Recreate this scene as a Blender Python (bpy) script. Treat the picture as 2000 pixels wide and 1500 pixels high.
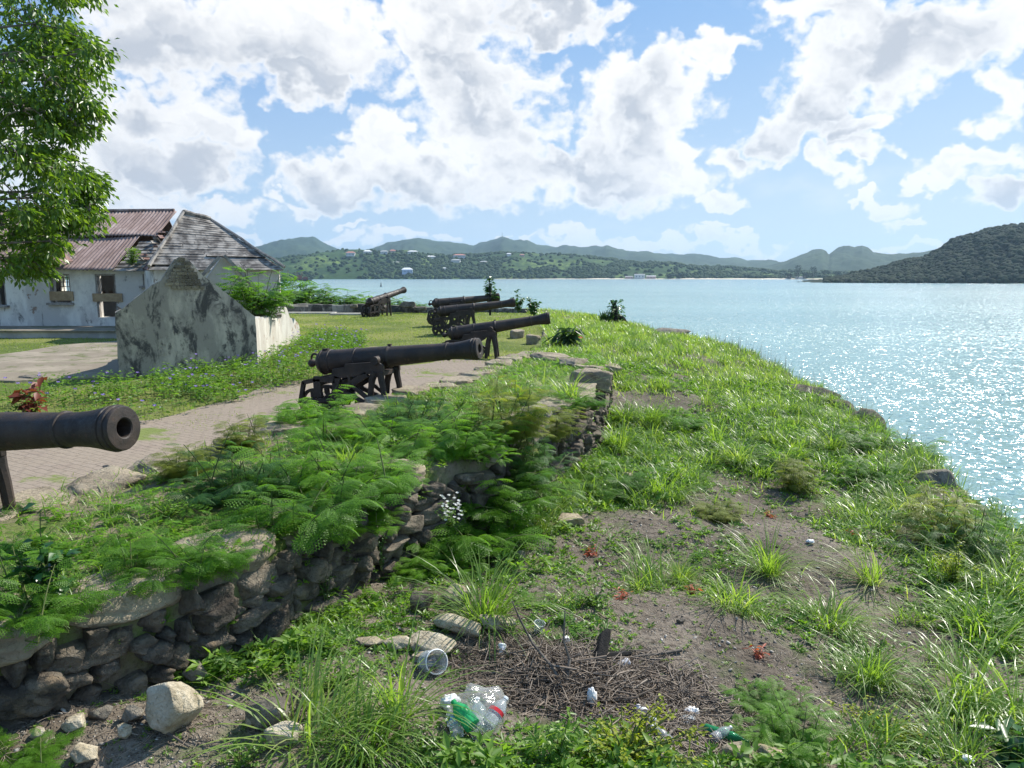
import bpy, bmesh, math, random
import numpy as np
from mathutils import Vector, Matrix

for o in list(bpy.data.objects):
    bpy.data.objects.remove(o)
SC = bpy.context.scene
COL = SC.collection
R = math.radians

# ------------------------------------------------------------------ camera
CAM_H = 2.45
FPX = 1440.0                       # focal length in pixels of the 2000 px wide photograph
PITCH = math.atan((750 - 538) / FPX)
CP, SP = math.cos(PITCH), math.sin(PITCH)
cam_d = bpy.data.cameras.new('camera')
cam_d.sensor_width = 36.0
cam_d.lens = FPX / 2000 * 36.0
cam_d.clip_start = 0.1
cam_d.clip_end = 60000
cam = bpy.data.objects.new('camera', cam_d)
COL.objects.link(cam)
cam.location = (0, 0, CAM_H)
cam.rotation_euler = (math.pi / 2 - PITCH, 0, 0)
SC.camera = cam
SC.view_settings.view_transform = 'Standard'
SC.view_settings.look = 'None'
SC.view_settings.gamma = 1
EXPO = 0.64
SC.view_settings.exposure = EXPO
SC.render.engine = 'CYCLES'
SC.cycles.use_denoising = True
SC.cycles.max_bounces = 8
SC.cycles.transparent_max_bounces = 8
SC.cycles.sample_clamp_indirect = 6
SC.cycles.volume_bounces = 0

# ------------------------------------------------------------------ node helpers
class NT:
    """tiny wrapper to write node trees as expressions"""
    def __init__(s, tree):
        s.t = tree
    def node(s, typ, **kw):
        n = s.t.nodes.new(typ)
        for k, v in kw.items():
            setattr(n, k, v)
        return n
    def put(s, sock, v):
        if v is None:
            return
        if isinstance(v, bpy.types.NodeSocket):
            s.t.links.new(v, sock)
        else:
            if sock.type == 'RGBA' and len(v) == 3:
                v = (*v, 1)
            sock.default_value = v
    def m(s, op, a, b=None, c=None, clamp=False):
        n = s.node('ShaderNodeMath', operation=op, use_clamp=clamp)
        for i, v in enumerate((a, b, c)):
            s.put(n.inputs[i], v)
        return n.outputs[0]
    def v(s, op, a, b=None, c=None):
        n = s.node('ShaderNodeVectorMath', operation=op)
        for i, x in enumerate((a, b, c)):
            s.put(n.inputs[i], x)
        return n.outputs['Value'] if op in ('DOT_PRODUCT', 'LENGTH', 'DISTANCE') else n.outputs['Vector']
    def noise(s, vec, scale, detail=4, rough=0.55, dist=0.0, out='Fac', lac=2.0, dim='3D'):
        n = s.node('ShaderNodeTexNoise', noise_dimensions=dim)
        s.put(n.inputs['Vector'], vec)
        n.inputs['Scale'].default_value = scale
        n.inputs['Detail'].default_value = detail
        n.inputs['Roughness'].default_value = rough
        n.inputs['Lacunarity'].default_value = lac
        n.inputs['Distortion'].default_value = dist
        return n.outputs[out]
    def voro(s, vec, scale, feature='F1', out='Distance', rnd=1.0, dim='3D'):
        n = s.node('ShaderNodeTexVoronoi', feature=feature, voronoi_dimensions=dim)
        s.put(n.inputs['Vector'], vec)
        n.inputs['Scale'].default_value = scale
        n.inputs['Randomness'].default_value = rnd
        return n.outputs[out]
    def step(s, x, lo, hi, a=0.0, b=1.0, smooth=True):
        n = s.node('ShaderNodeMapRange', interpolation_type='SMOOTHSTEP' if smooth else 'LINEAR')
        s.put(n.inputs[0], x)
        for i, q in ((1, lo), (2, hi), (3, a), (4, b)):
            s.put(n.inputs[i], q)
        return n.outputs[0]
    def mix(s, f, a, b, mode='MIX'):
        n = s.node('ShaderNodeMix', data_type='RGBA', blend_type=mode)
        s.put(n.inputs[0], f)
        s.put(n.inputs[6], a)
        s.put(n.inputs[7], b)
        return n.outputs[2]
    def comb(s, x, y, z):
        n = s.node('ShaderNodeCombineXYZ')
        for i, q in enumerate((x, y, z)):
            s.put(n.inputs[i], q)
        return n.outputs[0]
    def sep(s, v):
        n = s.node('ShaderNodeSeparateXYZ')
        s.put(n.inputs[0], v)
        return n.outputs

def px_dir(u, v):
    xc, yc = (u - 1000) / FPX, (750 - v) / FPX
    return np.array([xc, CP + SP * yc, -SP + CP * yc])

def px(u, v, zc):
    """the point of the place seen at photograph pixel (u, v), zc metres along the view axis"""
    return np.array([0, 0, CAM_H]) + zc * px_dir(u, v)

# ------------------------------------------------------------------ sun and sky
SUN_AZ, SUN_EL = R(47), R(44)
sun_vec = Vector((math.sin(SUN_AZ) * math.cos(SUN_EL), math.cos(SUN_AZ) * math.cos(SUN_EL), math.sin(SUN_EL)))
sun_d = bpy.data.lights.new('sun', 'SUN')
sun_d.energy = 4.8
sun_d.angle = R(0.5)
sun_d.color = (1.0, 0.95, 0.86)
sun = bpy.data.objects.new('sun', sun_d)
COL.objects.link(sun)
sun.rotation_euler = sun_vec.to_track_quat('Z', 'Y').to_euler()
sun.location = (30, 20, 60)

world = bpy.data.worlds.new('World')
SC.world = world
world.use_nodes = True
wt = world.node_tree
wt.nodes.clear()
W = NT(wt)
SKY_STR = 0.10
sky = W.node('ShaderNodeTexSky', sky_type='NISHITA')
sky.sun_disc = False
sky.sun_elevation = SUN_EL
sky.sun_rotation = SUN_AZ
sky.air_density = 1.0
sky.dust_density = 0.6
sky.ozone_density = 1.2
gen = W.node('ShaderNodeTexCoord').outputs['Generated']
dirn = W.v('NORMALIZE', gen)
sx, sy, sz = W.sep(dirn)
az = W.m('ARCTAN2', sx, sy)
el = W.m('ARCSINE', sz)
ae = W.comb(az, el, 0.0)

def px_azel(u, v):
    d = px_dir(u, v)
    d = d / np.linalg.norm(d)
    return math.atan2(d[0], d[1]), math.asin(d[2])

# cumulus masses: centre and half sizes as bearings (listed by where they stand over the harbour)
CLOUDS = [(330,70,190,120),(560,60,200,125),(600,150,110,50),(860,50,200,90),(900,150,180,90),(930,240,150,100),(740,290,75,80),(640,350,120,62),(800,350,190,62),(1000,345,200,66),
 (1190,250,100,150),(1290,240,105,120),(1200,340,190,75),(1390,105,92,42),(1290,150,80,70),(1090,20,120,62),(1330,330,90,60),(1400,390,72,26),
 (1640,40,130,75),(1760,110,200,105),(1900,50,190,90),(1620,150,120,70),(1560,240,90,66),(1490,310,66,52),
 (1690,245,92,42),(1640,310,50,44),(1720,295,60,28),(1975,180,70,48),(1900,310,110,40),(1960,385,80,48),(1820,345,60,20),
 (1705,390,52,24),(1660,375,24,14),(1745,420,40,14),(1320,345,60,40),
 (300,240,190,80),(180,330,170,80),(400,260,110,60),(350,330,130,75),(120,160,120,60),(420,420,80,30),(300,400,120,40),
 (650,470,58,20),(770,470,70,18),(560,400,60,20),(1010,478,40,8),(1120,478,110,20),(1250,485,130,16),(1420,490,120,14),(1620,480,60,12),(1770,485,60,12),(1390,468,20,12),(480,480,60,16),(700,440,40,10),(890,460,50,14),
 (-150,250,220,140),(2250,150,200,120),(2200,380,150,60)]
GREYS = [(300,100,190,80),(520,130,190,62),(880,110,90,40),(930,195,85,62),(1050,25,120,46),(640,365,90,40),(800,385,150,26),(1100,320,110,44),(1210,380,45,26),(1760,95,150,72),(1620,230,45,60),(1530,280,45,45),(1970,400,70,50),(350,340,130,50),(260,230,80,40),(1270,235,50,70),(1690,275,40,25),(1900,130,60,30)]

def blob_group(name, blobs, grow):
    g = bpy.data.node_groups.new(name, 'ShaderNodeTree')
    g.interface.new_socket('P', in_out='INPUT', socket_type='NodeSocketVector')
    g.interface.new_socket('D', in_out='OUTPUT', socket_type='NodeSocketFloat')
    G = NT(g)
    p = G.node('NodeGroupInput').outputs[0]
    cur = None
    for (u, v, ru, rv) in blobs:
        a, e = px_azel(u, v)
        a2, e2 = px_azel(u + ru, v)
        a3, e3 = px_azel(u, v - rv)
        ia, ie = 1 / (abs(a2 - a) * grow), 1 / (abs(e3 - e) * grow)
        q = G.v('MULTIPLY_ADD', p, (ia, ie, 0), (-a * ia, -e * ie, 0))
        d = G.v('LENGTH', q)
        cur = d if cur is None else G.m('MINIMUM', cur, d)
    out = G.node('NodeGroupOutput')
    g.links.new(cur, out.inputs[0])
    return g

def use_group(g, p):
    n = W.node('ShaderNodeGroup')
    n.node_tree = g
    W.put(n.inputs[0], p)
    return n.outputs[0]

# ragged domain so that the masses get cauliflower outlines
sc_ae = W.v('MULTIPLY', ae, (1.0, 1.25, 1.0))
w1x = W.noise(sc_ae, 8.0, 1, 0.5, dim='2D')
w1y = W.noise(W.v('ADD', sc_ae, (7.3, 2.1, 0)), 8.0, 1, 0.5, dim='2D')
w2x = W.noise(sc_ae, 24.0, 3, 0.52, dim='2D')
w2y = W.noise(W.v('ADD', sc_ae, (3.7, 9.2, 0)), 24.0, 3, 0.52, dim='2D')
off = W.v('MULTIPLY_ADD', W.comb(w1x, w1y, 0.0), (.09, .07, 0), (-.045, -.035, 0))
off = W.v('ADD', off, W.v('MULTIPLY_ADD', W.comb(w2x, w2y, 0.0), (.075, .065, 0), (-.0375, -.0325, 0)))
warped = W.v('ADD', ae, off)
dist = use_group(blob_group('cloud_masses', CLOUDS, 1.10), warped)
bil = W.noise(sc_ae, 60.0, 5, 0.60, dim='2D')
pc = W.v('MULTIPLY_ADD', off, (.6, .6, 0), sc_ae)
pcs = W.v('ADD', pc, (.006, .009, 0))                 # a step towards the sun, for the lit and shaded sides of each billow
def billow(q):
    return W.m('MULTIPLY_ADD', W.voro(q, 62.0, 'F1', dim='2D'), 0.5, W.voro(q, 25.0, 'F1', dim='2D'))
puff = billow(pc); puff_s = billow(pcs)
dens = W.m('SUBTRACT', 1.0, dist)
dens = W.m('MULTIPLY_ADD', bil, 0.42, W.m('SUBTRACT', dens, 0.21))
dens = W.m('MULTIPLY_ADD', puff, -0.42, W.m('ADD', dens, 0.24))
alpha = W.step(dens, -0.04, 0.36)
veil = W.step(W.noise(W.v('MULTIPLY', ae, (1, 2.2, 1)), 6.0, 4, 0.6, dim='2D'), 0.52, 0.84, 0, 0.25)
alpha = W.m('MULTIPLY', W.m('MAXIMUM', alpha, veil), W.step(el, 0.01, 0.12, 0.45, 1.0))
gd = use_group(blob_group('cloud_bases', GREYS, 1.7), W.v('MULTIPLY_ADD', off, (1.2, 1.2, 0), ae))
grey = W.step(gd, 1.15, 0.0)
grey = W.m('MULTIPLY', grey, W.step(dens, 0.10, 0.70))
side_l = W.step(W.m('SUBTRACT', puff, puff_s), -0.02, 0.26, 0, 0.46)
bump = W.m('MULTIPLY', W.m('MULTIPLY_ADD', W.step(w2y, 0.45, 0.75), 0.25, side_l), W.step(dens, 0.22, 0.8))
shade = W.m('MULTIPLY_ADD', W.m('SUBTRACT', w2x, 0.5), W.m('MULTIPLY', grey, 0.5), W.m('MULTIPLY_ADD', bump, 0.42, grey), clamp=True)
WH = 1.06 / 2 ** EXPO / SKY_STR
c_lit = (WH, WH, WH)
c_shade = (.55 * WH, .59 * WH, .66 * WH)
cloud_c = W.mix(shade, c_lit, c_shade)
def lin(r, g, b):
    f = lambda c: ((c / 255 + .055) / 1.055) ** 2.4 if c > 10 else c / 255 / 12.92
    return tuple(f(c) / 2 ** EXPO / SKY_STR for c in (r, g, b))
# the Nishita blue, paled towards the horizon and towards the sun by the moist sea air
side = W.step(az, -0.55, 0.62, smooth=False)
up = W.mix(side, lin(112, 162, 226), lin(150, 195, 244))
low = W.mix(side, lin(188, 216, 243), lin(206, 229, 249))
air = W.mix(W.step(el, 0.40, 0.0), up, low)
sky_c = W.mix(0.92, sky.outputs[0], air)
final = W.mix(alpha, sky_c, cloud_c)
bg = W.node('ShaderNodeBackground')
W.put(bg.inputs[0], final)
bg.inputs[1].default_value = SKY_STR
wo = W.node('ShaderNodeOutputWorld')
wt.links.new(bg.outputs[0], wo.inputs[0])
world.cycles.sampling_method = 'MANUAL'
world.cycles.sample_map_resolution = 512


# ================================================================== helpers: shapes and things
rng = np.random.default_rng(7)

def lerp(x, xs, ys):
    return np.interp(x, xs, ys)

def hash2(i, j, seed=0):
    n = (i.astype(np.int64) * 374761393 + j.astype(np.int64) * 668265263 + seed * 974634777) & 0x7fffffff
    n = ((n ^ (n >> 13)) * 1274126177) & 0x7fffffff
    return ((n ^ (n >> 16)) & 0xffff) / 65535.0

def vnoise(x, y, seed=0):
    x = np.asarray(x, float); y = np.asarray(y, float)
    i, j = np.floor(x), np.floor(y)
    fx, fy = x - i, y - j
    fx, fy = fx * fx * (3 - 2 * fx), fy * fy * (3 - 2 * fy)
    a, b = hash2(i, j, seed), hash2(i + 1, j, seed)
    c, d = hash2(i, j + 1, seed), hash2(i + 1, j + 1, seed)
    return (a * (1 - fx) + b * fx) * (1 - fy) + (c * (1 - fx) + d * fx) * fy

def fbm(x, y, oct=4, seed=0):
    s, a, t = 0.0, 0.5, 0.0
    for k in range(oct):
        s = s + a * vnoise(np.asarray(x) * 2 ** k, np.asarray(y) * 2 ** k, seed + k)
        t += a
        a *= 0.5
    return s / t

def link(o, parent=None):
    COL.objects.link(o)
    if parent is not None:
        o.parent = parent
    return o

def mesh_np(name, V, F, mat, parent=None, smooth=False):
    """V (n,3), F: (m,k) array or list of such arrays"""
    me = bpy.data.meshes.new(name)
    V = np.asarray(V, np.float32)
    Fs = F if isinstance(F, list) else [F]
    Fs = [np.asarray(f, np.int32) for f in Fs if len(f)]
    nl = sum(f.size for f in Fs)
    npoly = sum(len(f) for f in Fs)
    me.vertices.add(len(V)); me.vertices.foreach_set('co', V.ravel())
    me.loops.add(nl); me.loops.foreach_set('vertex_index', np.concatenate([f.ravel() for f in Fs]))
    me.polygons.add(npoly)
    tot = np.concatenate([np.full(len(f), f.shape[1], np.int32) for f in Fs])
    start = np.concatenate([[0], np.cumsum(tot)[:-1]]).astype(np.int32)
    me.polygons.foreach_set('loop_start', start)
    me.polygons.foreach_set('loop_total', tot)
    if smooth:
        me.polygons.foreach_set('use_smooth', np.ones(npoly, bool))
    me.update(calc_edges=True)
    me.validate()
    me.materials.append(mat)
    return link(bpy.data.objects.new(name, me), parent)

class MB:
    """collects simple solids into one mesh"""
    def __init__(s):
        s.V, s.F = [], []
    def add(s, V, F):
        b = len(s.V)
        s.V += [tuple(float(c) for c in v) for v in V]
        s.F += [tuple(int(b + i) for i in f) for f in F]
    def box(s, c, size, rz=0.0, M=None):
        hx, hy, hz = [q / 2 for q in size]
        vs = [(x, y, z) for x in (-hx, hx) for y in (-hy, hy) for z in (-hz, hz)]
        m = Matrix.Rotation(rz, 3, 'Z') if M is None else M
        vs = [Vector(c) + m @ Vector(v) for v in vs]
        s.add(vs, [(0, 1, 3, 2), (4, 6, 7, 5), (0, 4, 5, 1), (2, 3, 7, 6), (0, 2, 6, 4), (1, 5, 7, 3)])
    def bar(s, a, b, w, h, up=(0, 0, 1)):
        a, b = Vector(a), Vector(b)
        d = (b - a).normalized()
        u = Vector(up)
        sd = d.cross(u)
        if sd.length < 1e-4:
            sd = d.cross(Vector((0, 1, 0)))
        sd.normalize()
        u = sd.cross(d)
        vs = []
        for p in (a, b):
            for i, j in ((-1, -1), (1, -1), (1, 1), (-1, 1)):
                vs.append(p + sd * (i * w / 2) + u * (j * h / 2))
        s.add(vs, [(0, 1, 2, 3), (7, 6, 5, 4), (0, 4, 5, 1), (1, 5, 6, 2), (2, 6, 7, 3), (3, 7, 4, 0)])
    def tube(s, pts, rad, seg=8, cap=True):
        pts = [Vector(p) for p in pts]
        if not hasattr(rad, '__len__'):
            rad = [rad] * len(pts)
        vs, fs = [], []
        for i, p in enumerate(pts):
            d = (pts[min(i + 1, len(pts) - 1)] - pts[max(i - 1, 0)]).normalized()
            a = d.cross(Vector((0.13, 0.31, 1)))
            if a.length < 1e-3:
                a = d.cross(Vector((1, 0, 0)))
            a.normalize()
            b = d.cross(a)
            for k in range(seg):
                t = 2 * math.pi * k / seg
                vs.append(p + a * (rad[i] * math.cos(t)) + b * (rad[i] * math.sin(t)))
        for i in range(len(pts) - 1):
            for k in range(seg):
                k2 = (k + 1) % seg
                fs.append((i * seg + k, i * seg + k2, (i + 1) * seg + k2, (i + 1) * seg + k))
        if cap:
            fs.append(tuple(range(seg))[::-1])
            fs.append(tuple((len(pts) - 1) * seg + k for k in range(seg)))
        s.add(vs, fs)
    def lathe(s, prof, seg=32, axis='X', M=None):
        """prof: list of (along, radius)"""
        vs, fs = [], []
        for (a, r) in prof:
            for k in range(seg):
                t = 2 * math.pi * k / seg
                c, q = r * math.cos(t), r * math.sin(t)
                p = {'X': (a, c, q), 'Y': (q, a, c), 'Z': (c, q, a)}[axis]
                vs.append(M @ Vector(p) if M is not None else p)
        for i in range(len(prof) - 1):
            for k in range(seg):
                k2 = (k + 1) % seg
                fs.append((i * seg + k, (i + 1) * seg + k, (i + 1) * seg + k2, i * seg + k2))
        s.add(vs, fs)
    def prism(s, poly, y0, y1, M=None):
        """poly in (x, z), extruded along y"""
        n = len(poly)
        vs = [(x, y0, z) for x, z in poly] + [(x, y1, z) for x, z in poly]
        if M is not None:
            vs = [M @ Vector(v) for v in vs]
        fs = [tuple(range(n)), tuple(range(2 * n - 1, n - 1, -1))]
        for i in range(n):
            j = (i + 1) % n
            fs.append((i, i + n, j + n, j))
        s.add(vs, fs)
    def build(s, name, mat, parent=None, smooth=False, bevel=0.0, angle=40):
        me = bpy.data.meshes.new(name)
        me.from_pydata(s.V, [], s.F)
        bm = bmesh.new(); bm.from_mesh(me)
        bmesh.ops.recalc_face_normals(bm, faces=bm.faces[:])
        if bevel:
            es = [e for e in bm.edges if e.calc_face_angle(0) > 0.5]
            bmesh.ops.bevel(bm, geom=es, offset=bevel, segments=2, affect='EDGES', profile=0.6)
        if smooth:
            for f in bm.faces:
                f.smooth = True
            for e in bm.edges:
                if e.calc_face_angle(0) > R(angle):
                    e.smooth = False
        bm.to_mesh(me); bm.free()
        me.materials.append(mat)
        return link(bpy.data.objects.new(name, me), parent)

def thing(name, label, cat, loc=(0, 0, 0), rotz=0.0, group=None):
    o = bpy.data.objects.new(name, None)
    o.empty_display_size = 0.2
    COL.objects.link(o)
    o.location = loc
    o.rotation_euler = (0, 0, rotz)
    o['label'] = label; o['category'] = cat
    if group:
        o['group'] = group
    return o

def tag(o, label, cat, group=None):
    o['label'] = label; o['category'] = cat
    if group:
        o['group'] = group
    return o

def kind(o, k):
    o['kind'] = k
    return o

def dup(src, loc, rotz=0.0, scale=1.0, label=None, group=None, tilt=(0, 0)):
    r = src.copy(); COL.objects.link(r)
    r.location = loc; r.rotation_euler = (tilt[0], tilt[1], rotz)
    r.scale = (scale,) * 3 if not hasattr(scale, '__len__') else scale
    if label:
        r['label'] = label
    if group:
        r['group'] = group
    for ch in list(src.children):
        c = ch.copy(); COL.objects.link(c); c.parent = r
        for g in ch.children:
            d = g.copy(); COL.objects.link(d); d.parent = c
    return r

def rotmats(ax_z, pitch, roll):
    """n rotation matrices: roll about x, then pitch about y, then turn about z"""
    cz, sz_ = np.cos(ax_z), np.sin(ax_z); cp, sp = np.cos(pitch), np.sin(pitch); cr, sr = np.cos(roll), np.sin(roll)
    o, l = np.zeros_like(cz), np.ones_like(cz)
    Z = np.stack([np.stack([cz, -sz_, o], -1), np.stack([sz_, cz, o], -1), np.stack([o, o, l], -1)], -2)
    P = np.stack([np.stack([cp, o, sp], -1), np.stack([o, l, o], -1), np.stack([-sp, o, cp], -1)], -2)
    X = np.stack([np.stack([l, o, o], -1), np.stack([o, cr, -sr], -1), np.stack([o, sr, cr], -1)], -2)
    return Z @ P @ X

def scatter(tv, tf, M, T):
    """copies of one template (tv, tf) under n matrices M (n,3,3) and places T (n,3), as one array"""
    n, m = len(T), len(tv)
    V = np.einsum('nij,mj->nmi', M, tv) + T[:, None, :]
    F = tf[None] + (np.arange(n) * m)[:, None, None]
    return V.reshape(-1, 3), F.reshape(-1, tf.shape[1])

def join(parts):
    Vs, Fs, b = [], [], 0
    for V, F in parts:
        Vs.append(V); Fs.append(F + b); b += len(V)
    return np.concatenate(Vs), np.concatenate(Fs)

def leaves(P, D, Nn, L, Wd, fold=0.12):
    """one leaf-shaped quad pair per row: base P, direction D, leaf normal Nn"""
    D = D / np.linalg.norm(D, axis=1, keepdims=True)
    S = np.cross(D, Nn); S /= np.linalg.norm(S, axis=1, keepdims=True) + 1e-9
    U = np.cross(S, D)
    L = np.asarray(L).reshape(-1, 1) * np.ones((len(P), 1)); Wd = np.asarray(Wd).reshape(-1, 1) * np.ones((len(P), 1))
    a = P
    b = P + D * L * .42 + S * Wd * .5 + U * Wd * fold
    c = P + D * L - U * L * .14
    d = P + D * L * .42 - S * Wd * .5 + U * Wd * fold
    V = np.stack([a, b, c, d], 1).reshape(-1, 3)
    i = np.arange(len(P)) * 4
    F = np.concatenate([np.stack([i, i + 1, i + 2], 1), np.stack([i, i + 2, i + 3], 1)])
    return V, F

def blades(P, head, L, a0, a1, w, seg=5, twist=None):
    """arching grass blades as ribbons"""
    n = len(P)
    t = np.linspace(0, 1, seg + 1)
    th = a0[:, None] + (a1 - a0)[:, None] * t[None] ** 1.3
    dl = (L / seg)[:, None]
    hx = np.concatenate([np.zeros((n, 1)), np.cumsum(np.sin(th[:, 1:]) * dl, 1)], 1)
    hz = np.concatenate([np.zeros((n, 1)), np.cumsum(np.cos(th[:, 1:]) * dl, 1)], 1)
    H = np.stack([np.cos(head), np.sin(head)], 1)
    tw = rng.uniform(-.6, .6, n) if twist is None else twist
    S = np.stack([-np.sin(head + tw), np.cos(head + tw)], 1)
    C = np.zeros((n, seg + 1, 3))
    C[:, :, :2] = P[:, None, :2] + hx[:, :, None] * H[:, None]
    C[:, :, 2] = P[:, None, 2] + hz
    ww = w[:, None] * (np.minimum(1, .55 + 2.2 * t) * (1 - t ** 2.2) + .03)[None] * .5
    A = C.copy(); B = C.copy()
    A[:, :, :2] += ww[:, :, None] * S[:, None]; B[:, :, :2] -= ww[:, :, None] * S[:, None]
    V = np.stack([A, B], 2).reshape(-1, 3)
    base = (np.arange(n) * (seg + 1) * 2)[:, None] + (np.arange(seg) * 2)[None]
    F = np.stack([base, base + 1, base + 3, base + 2], -1).reshape(-1, 4)
    return V, F

# ================================================================== materials
def material(name):
    m = bpy.data.materials.new(name)
    m.use_nodes = True
    m.node_tree.nodes.clear()
    return m, NT(m.node_tree)

def finish(m, N, shader, disp=None):
    o = N.node('ShaderNodeOutputMaterial')
    m.node_tree.links.new(shader, o.inputs[0])
    return m

def principled(N, col, rough=0.8, spec=0.3, bump=None, bdist=0.02, bstr=0.6, metal=0.0):
    p = N.node('ShaderNodeBsdfPrincipled')
    N.put(p.inputs['Base Color'], col)
    N.put(p.inputs['Roughness'], rough)
    p.inputs['Specular IOR Level'].default_value = spec
    p.inputs['Metallic'].default_value = metal
    if bump is not None:
        b = N.node('ShaderNodeBump')
        b.inputs['Strength'].default_value = bstr
        b.inputs['Distance'].default_value = bdist
        N.put(b.inputs['Height'], bump)
        m_ = N.t.links.new(b.outputs[0], p.inputs['Normal'])
    return p.outputs[0]

def opos(N):
    return N.node('ShaderNodeTexCoord').outputs['Object']
def wpos(N):
    return N.node('ShaderNodeNewGeometry').outputs['Position']

def leaf_mat(name, cols, trans=0.45, tcol=None, rough=0.5, spec=0.35, scale=1.2):
    """leaf tissue: colour differs leaf by leaf, light passes through"""
    m, N = material(name)
    g = N.node('ShaderNodeNewGeometry')
    r = g.outputs['Random Per Island']
    ramp = N.node('ShaderNodeValToRGB')
    e = ramp.color_ramp.elements
    e[0].position = 0; e[0].color = (*cols[0], 1)
    e[1].position = 1; e[1].color = (*cols[-1], 1)
    for k, c in enumerate(cols[1:-1]):
        x = e.new((k + 1) / (len(cols) - 1)); x.color = (*c, 1)
    n = N.noise(g.outputs['Position'], scale, 2)
    ob = N.node('ShaderNodeObjectInfo').outputs['Random']
    N.put(ramp.inputs[0], N.m('ADD', N.m('MULTIPLY', N.m('SUBTRACT', ob, .5), .45), N.m('MULTIPLY_ADD', n, 0.5, N.m('MULTIPLY_ADD', r, 0.6, -0.05)), clamp=True))
    col = ramp.outputs[0]
    p = N.node('ShaderNodeBsdfPrincipled')
    N.put(p.inputs['Base Color'], col)
    p.inputs['Roughness'].default_value = rough
    p.inputs['Specular IOR Level'].default_value = spec
    t = N.node('ShaderNodeBsdfTranslucent')
    N.put(t.inputs[0], N.mix(1.0, col, tcol or (1.9, 2.0, 0.75), 'MULTIPLY'))
    mx = N.node('ShaderNodeMixShader')
    mx.inputs[0].default_value = trans
    m.node_tree.links.new(p.outputs[0], mx.inputs[1]); m.node_tree.links.new(t.outputs[0], mx.inputs[2])
    return finish(m, N, mx.outputs[0])

M = {}
M['feather'] = leaf_mat('feathery_leaf', [(.055, .135, .014), (.11, .24, .022), (.18, .33, .034)], .5)
M['feather_dark'] = leaf_mat('feathery_leaf_dark', [(.03, .085, .022), (.06, .15, .035), (.10, .21, .04)], .45)
M['feather_olive'] = leaf_mat('feathery_leaf_olive', [(.11, .13, .03), (.19, .23, .04), (.28, .29, .07)], .45)
M['grass'] = leaf_mat('long_grass', [(.08, .15, .03), (.15, .25, .045), (.22, .32, .07), (.34, .35, .15)], .45, rough=.36, spec=.5)
M['lawn'] = leaf_mat('lawn_grass', [(.13, .19, .03), (.20, .26, .05), (.30, .30, .10)], .4)
M['weed'] = leaf_mat('low_weed', [(.07, .15, .022), (.13, .24, .035), (.21, .30, .06)], .42, rough=.42, spec=.45)
M['bed'] = leaf_mat('bed_weed', [(.07, .15, .022), (.13, .24, .035), (.20, .31, .06)], .42)
M['tree'] = leaf_mat('tree_leaf', [(.04, .09, .012), (.09, .165, .02), (.19, .265, .035)], .42, rough=.35, spec=.5, scale=.6)
M['broad'] = leaf_mat('broad_leaf', [(.03, .09, .02), (.06, .15, .03)], .3, rough=.3, spec=.5)
M['darkleaf'] = leaf_mat('dark_leaf', [(.02, .05, .015), (.04, .09, .02)], .25, rough=.35)
M['yellow'] = leaf_mat('yellow_green_leaf', [(.22, .27, .02), (.36, .38, .03)], .45)
M['redleaf'] = leaf_mat('red_leaf', [(.30, .05, .03), (.45, .12, .07)], .35)
M['maroon'] = leaf_mat('maroon_leaf', [(.12, .03, .025), (.22, .06, .03)], .3)
M['purple'] = leaf_mat('purple_petal', [(.25, .17, .5), (.40, .30, .65)], .3, tcol=(1.2, 1.1, 1.2))
M['whitepetal'] = leaf_mat('white_petal', [(.6, .6, .55), (.75, .75, .7)], .3, tcol=(1, 1, .9))
M['orange'] = leaf_mat('red_petal', [(.6, .06, .03), (.7, .12, .05)], .3, tcol=(1.2, 1, 1))
M['hedge'] = leaf_mat('far_bush_leaf', [(.04, .11, .02), (.10, .21, .03), (.15, .26, .04)], .45)

def simple(name, c1, c2, scale, rough=.85, bstr=.5, bdist=.02, detail=6, spec=.25, pos=wpos, thr=(.35, .65), bscale=None):
    m, N = material(name)
    p = pos(N)
    n = N.noise(p, scale, detail, .6)
    c = N.mix(N.step(n, *thr), c1, c2)
    h = N.noise(p, bscale or scale * 3, 5, .6)
    return finish(m, N, principled(N, c, rough, spec, h, bdist, bstr))

M['bark'] = simple('bark', (.10, .085, .07), (.2, .17, .14), 6, bscale=25)
M['stem'] = simple('green_stem', (.07, .11, .03), (.13, .14, .05), 9)
M['twig'] = leaf_mat('dry_twig', [(.11, .085, .065), (.21, .165, .125), (.33, .27, .21)], .02)
M['char'] = simple('charred_wood', (.008, .008, .008), (.02, .018, .016), 30)

def stone_mat(name, light, dark, lichen=(.30, .29, .22), scale=3.0):
    m, N = material(name)
    p = wpos(N)
    g = N.node('ShaderNodeNewGeometry').outputs['Random Per Island']
    big = N.noise(p, scale, 6, .65)
    fine = N.noise(p, scale * 9, 6, .7)
    c = N.mix(N.step(big, .34, .62), dark, light)
    c = N.mix(N.step(fine, .52, .72, 0, .65), c, tuple(q * .38 for q in dark))
    c = N.mix(N.step(N.noise(p, scale * 2.3, 4, .6), .56, .68, 0, .5), c, lichen)
    c = N.mix(1.0, c, N.mix(g, (.7, .68, .66), (1.2, 1.15, 1.05)), 'MULTIPLY')
    cr = N.voro(p, scale * 5, 'DISTANCE_TO_EDGE')
    h = N.m('ADD', N.m('MULTIPLY', fine, .8), N.m('ADD', N.m('MULTIPLY', N.noise(p, scale * 3, 3), 1.0), N.m('MULTIPLY', N.step(cr, 0, .05), .12)))
    return finish(m, N, principled(N, c, .92, .2, h, .035, .9))
M['rubble'] = stone_mat('rubble_stone', (.20, .175, .145), (.070, .062, .054), (.27, .205, .14), 4)
M['coping'] = stone_mat('coping_stone', (.36, .31, .24), (.20, .17, .13), (.36, .34, .26), 2.2)
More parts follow.
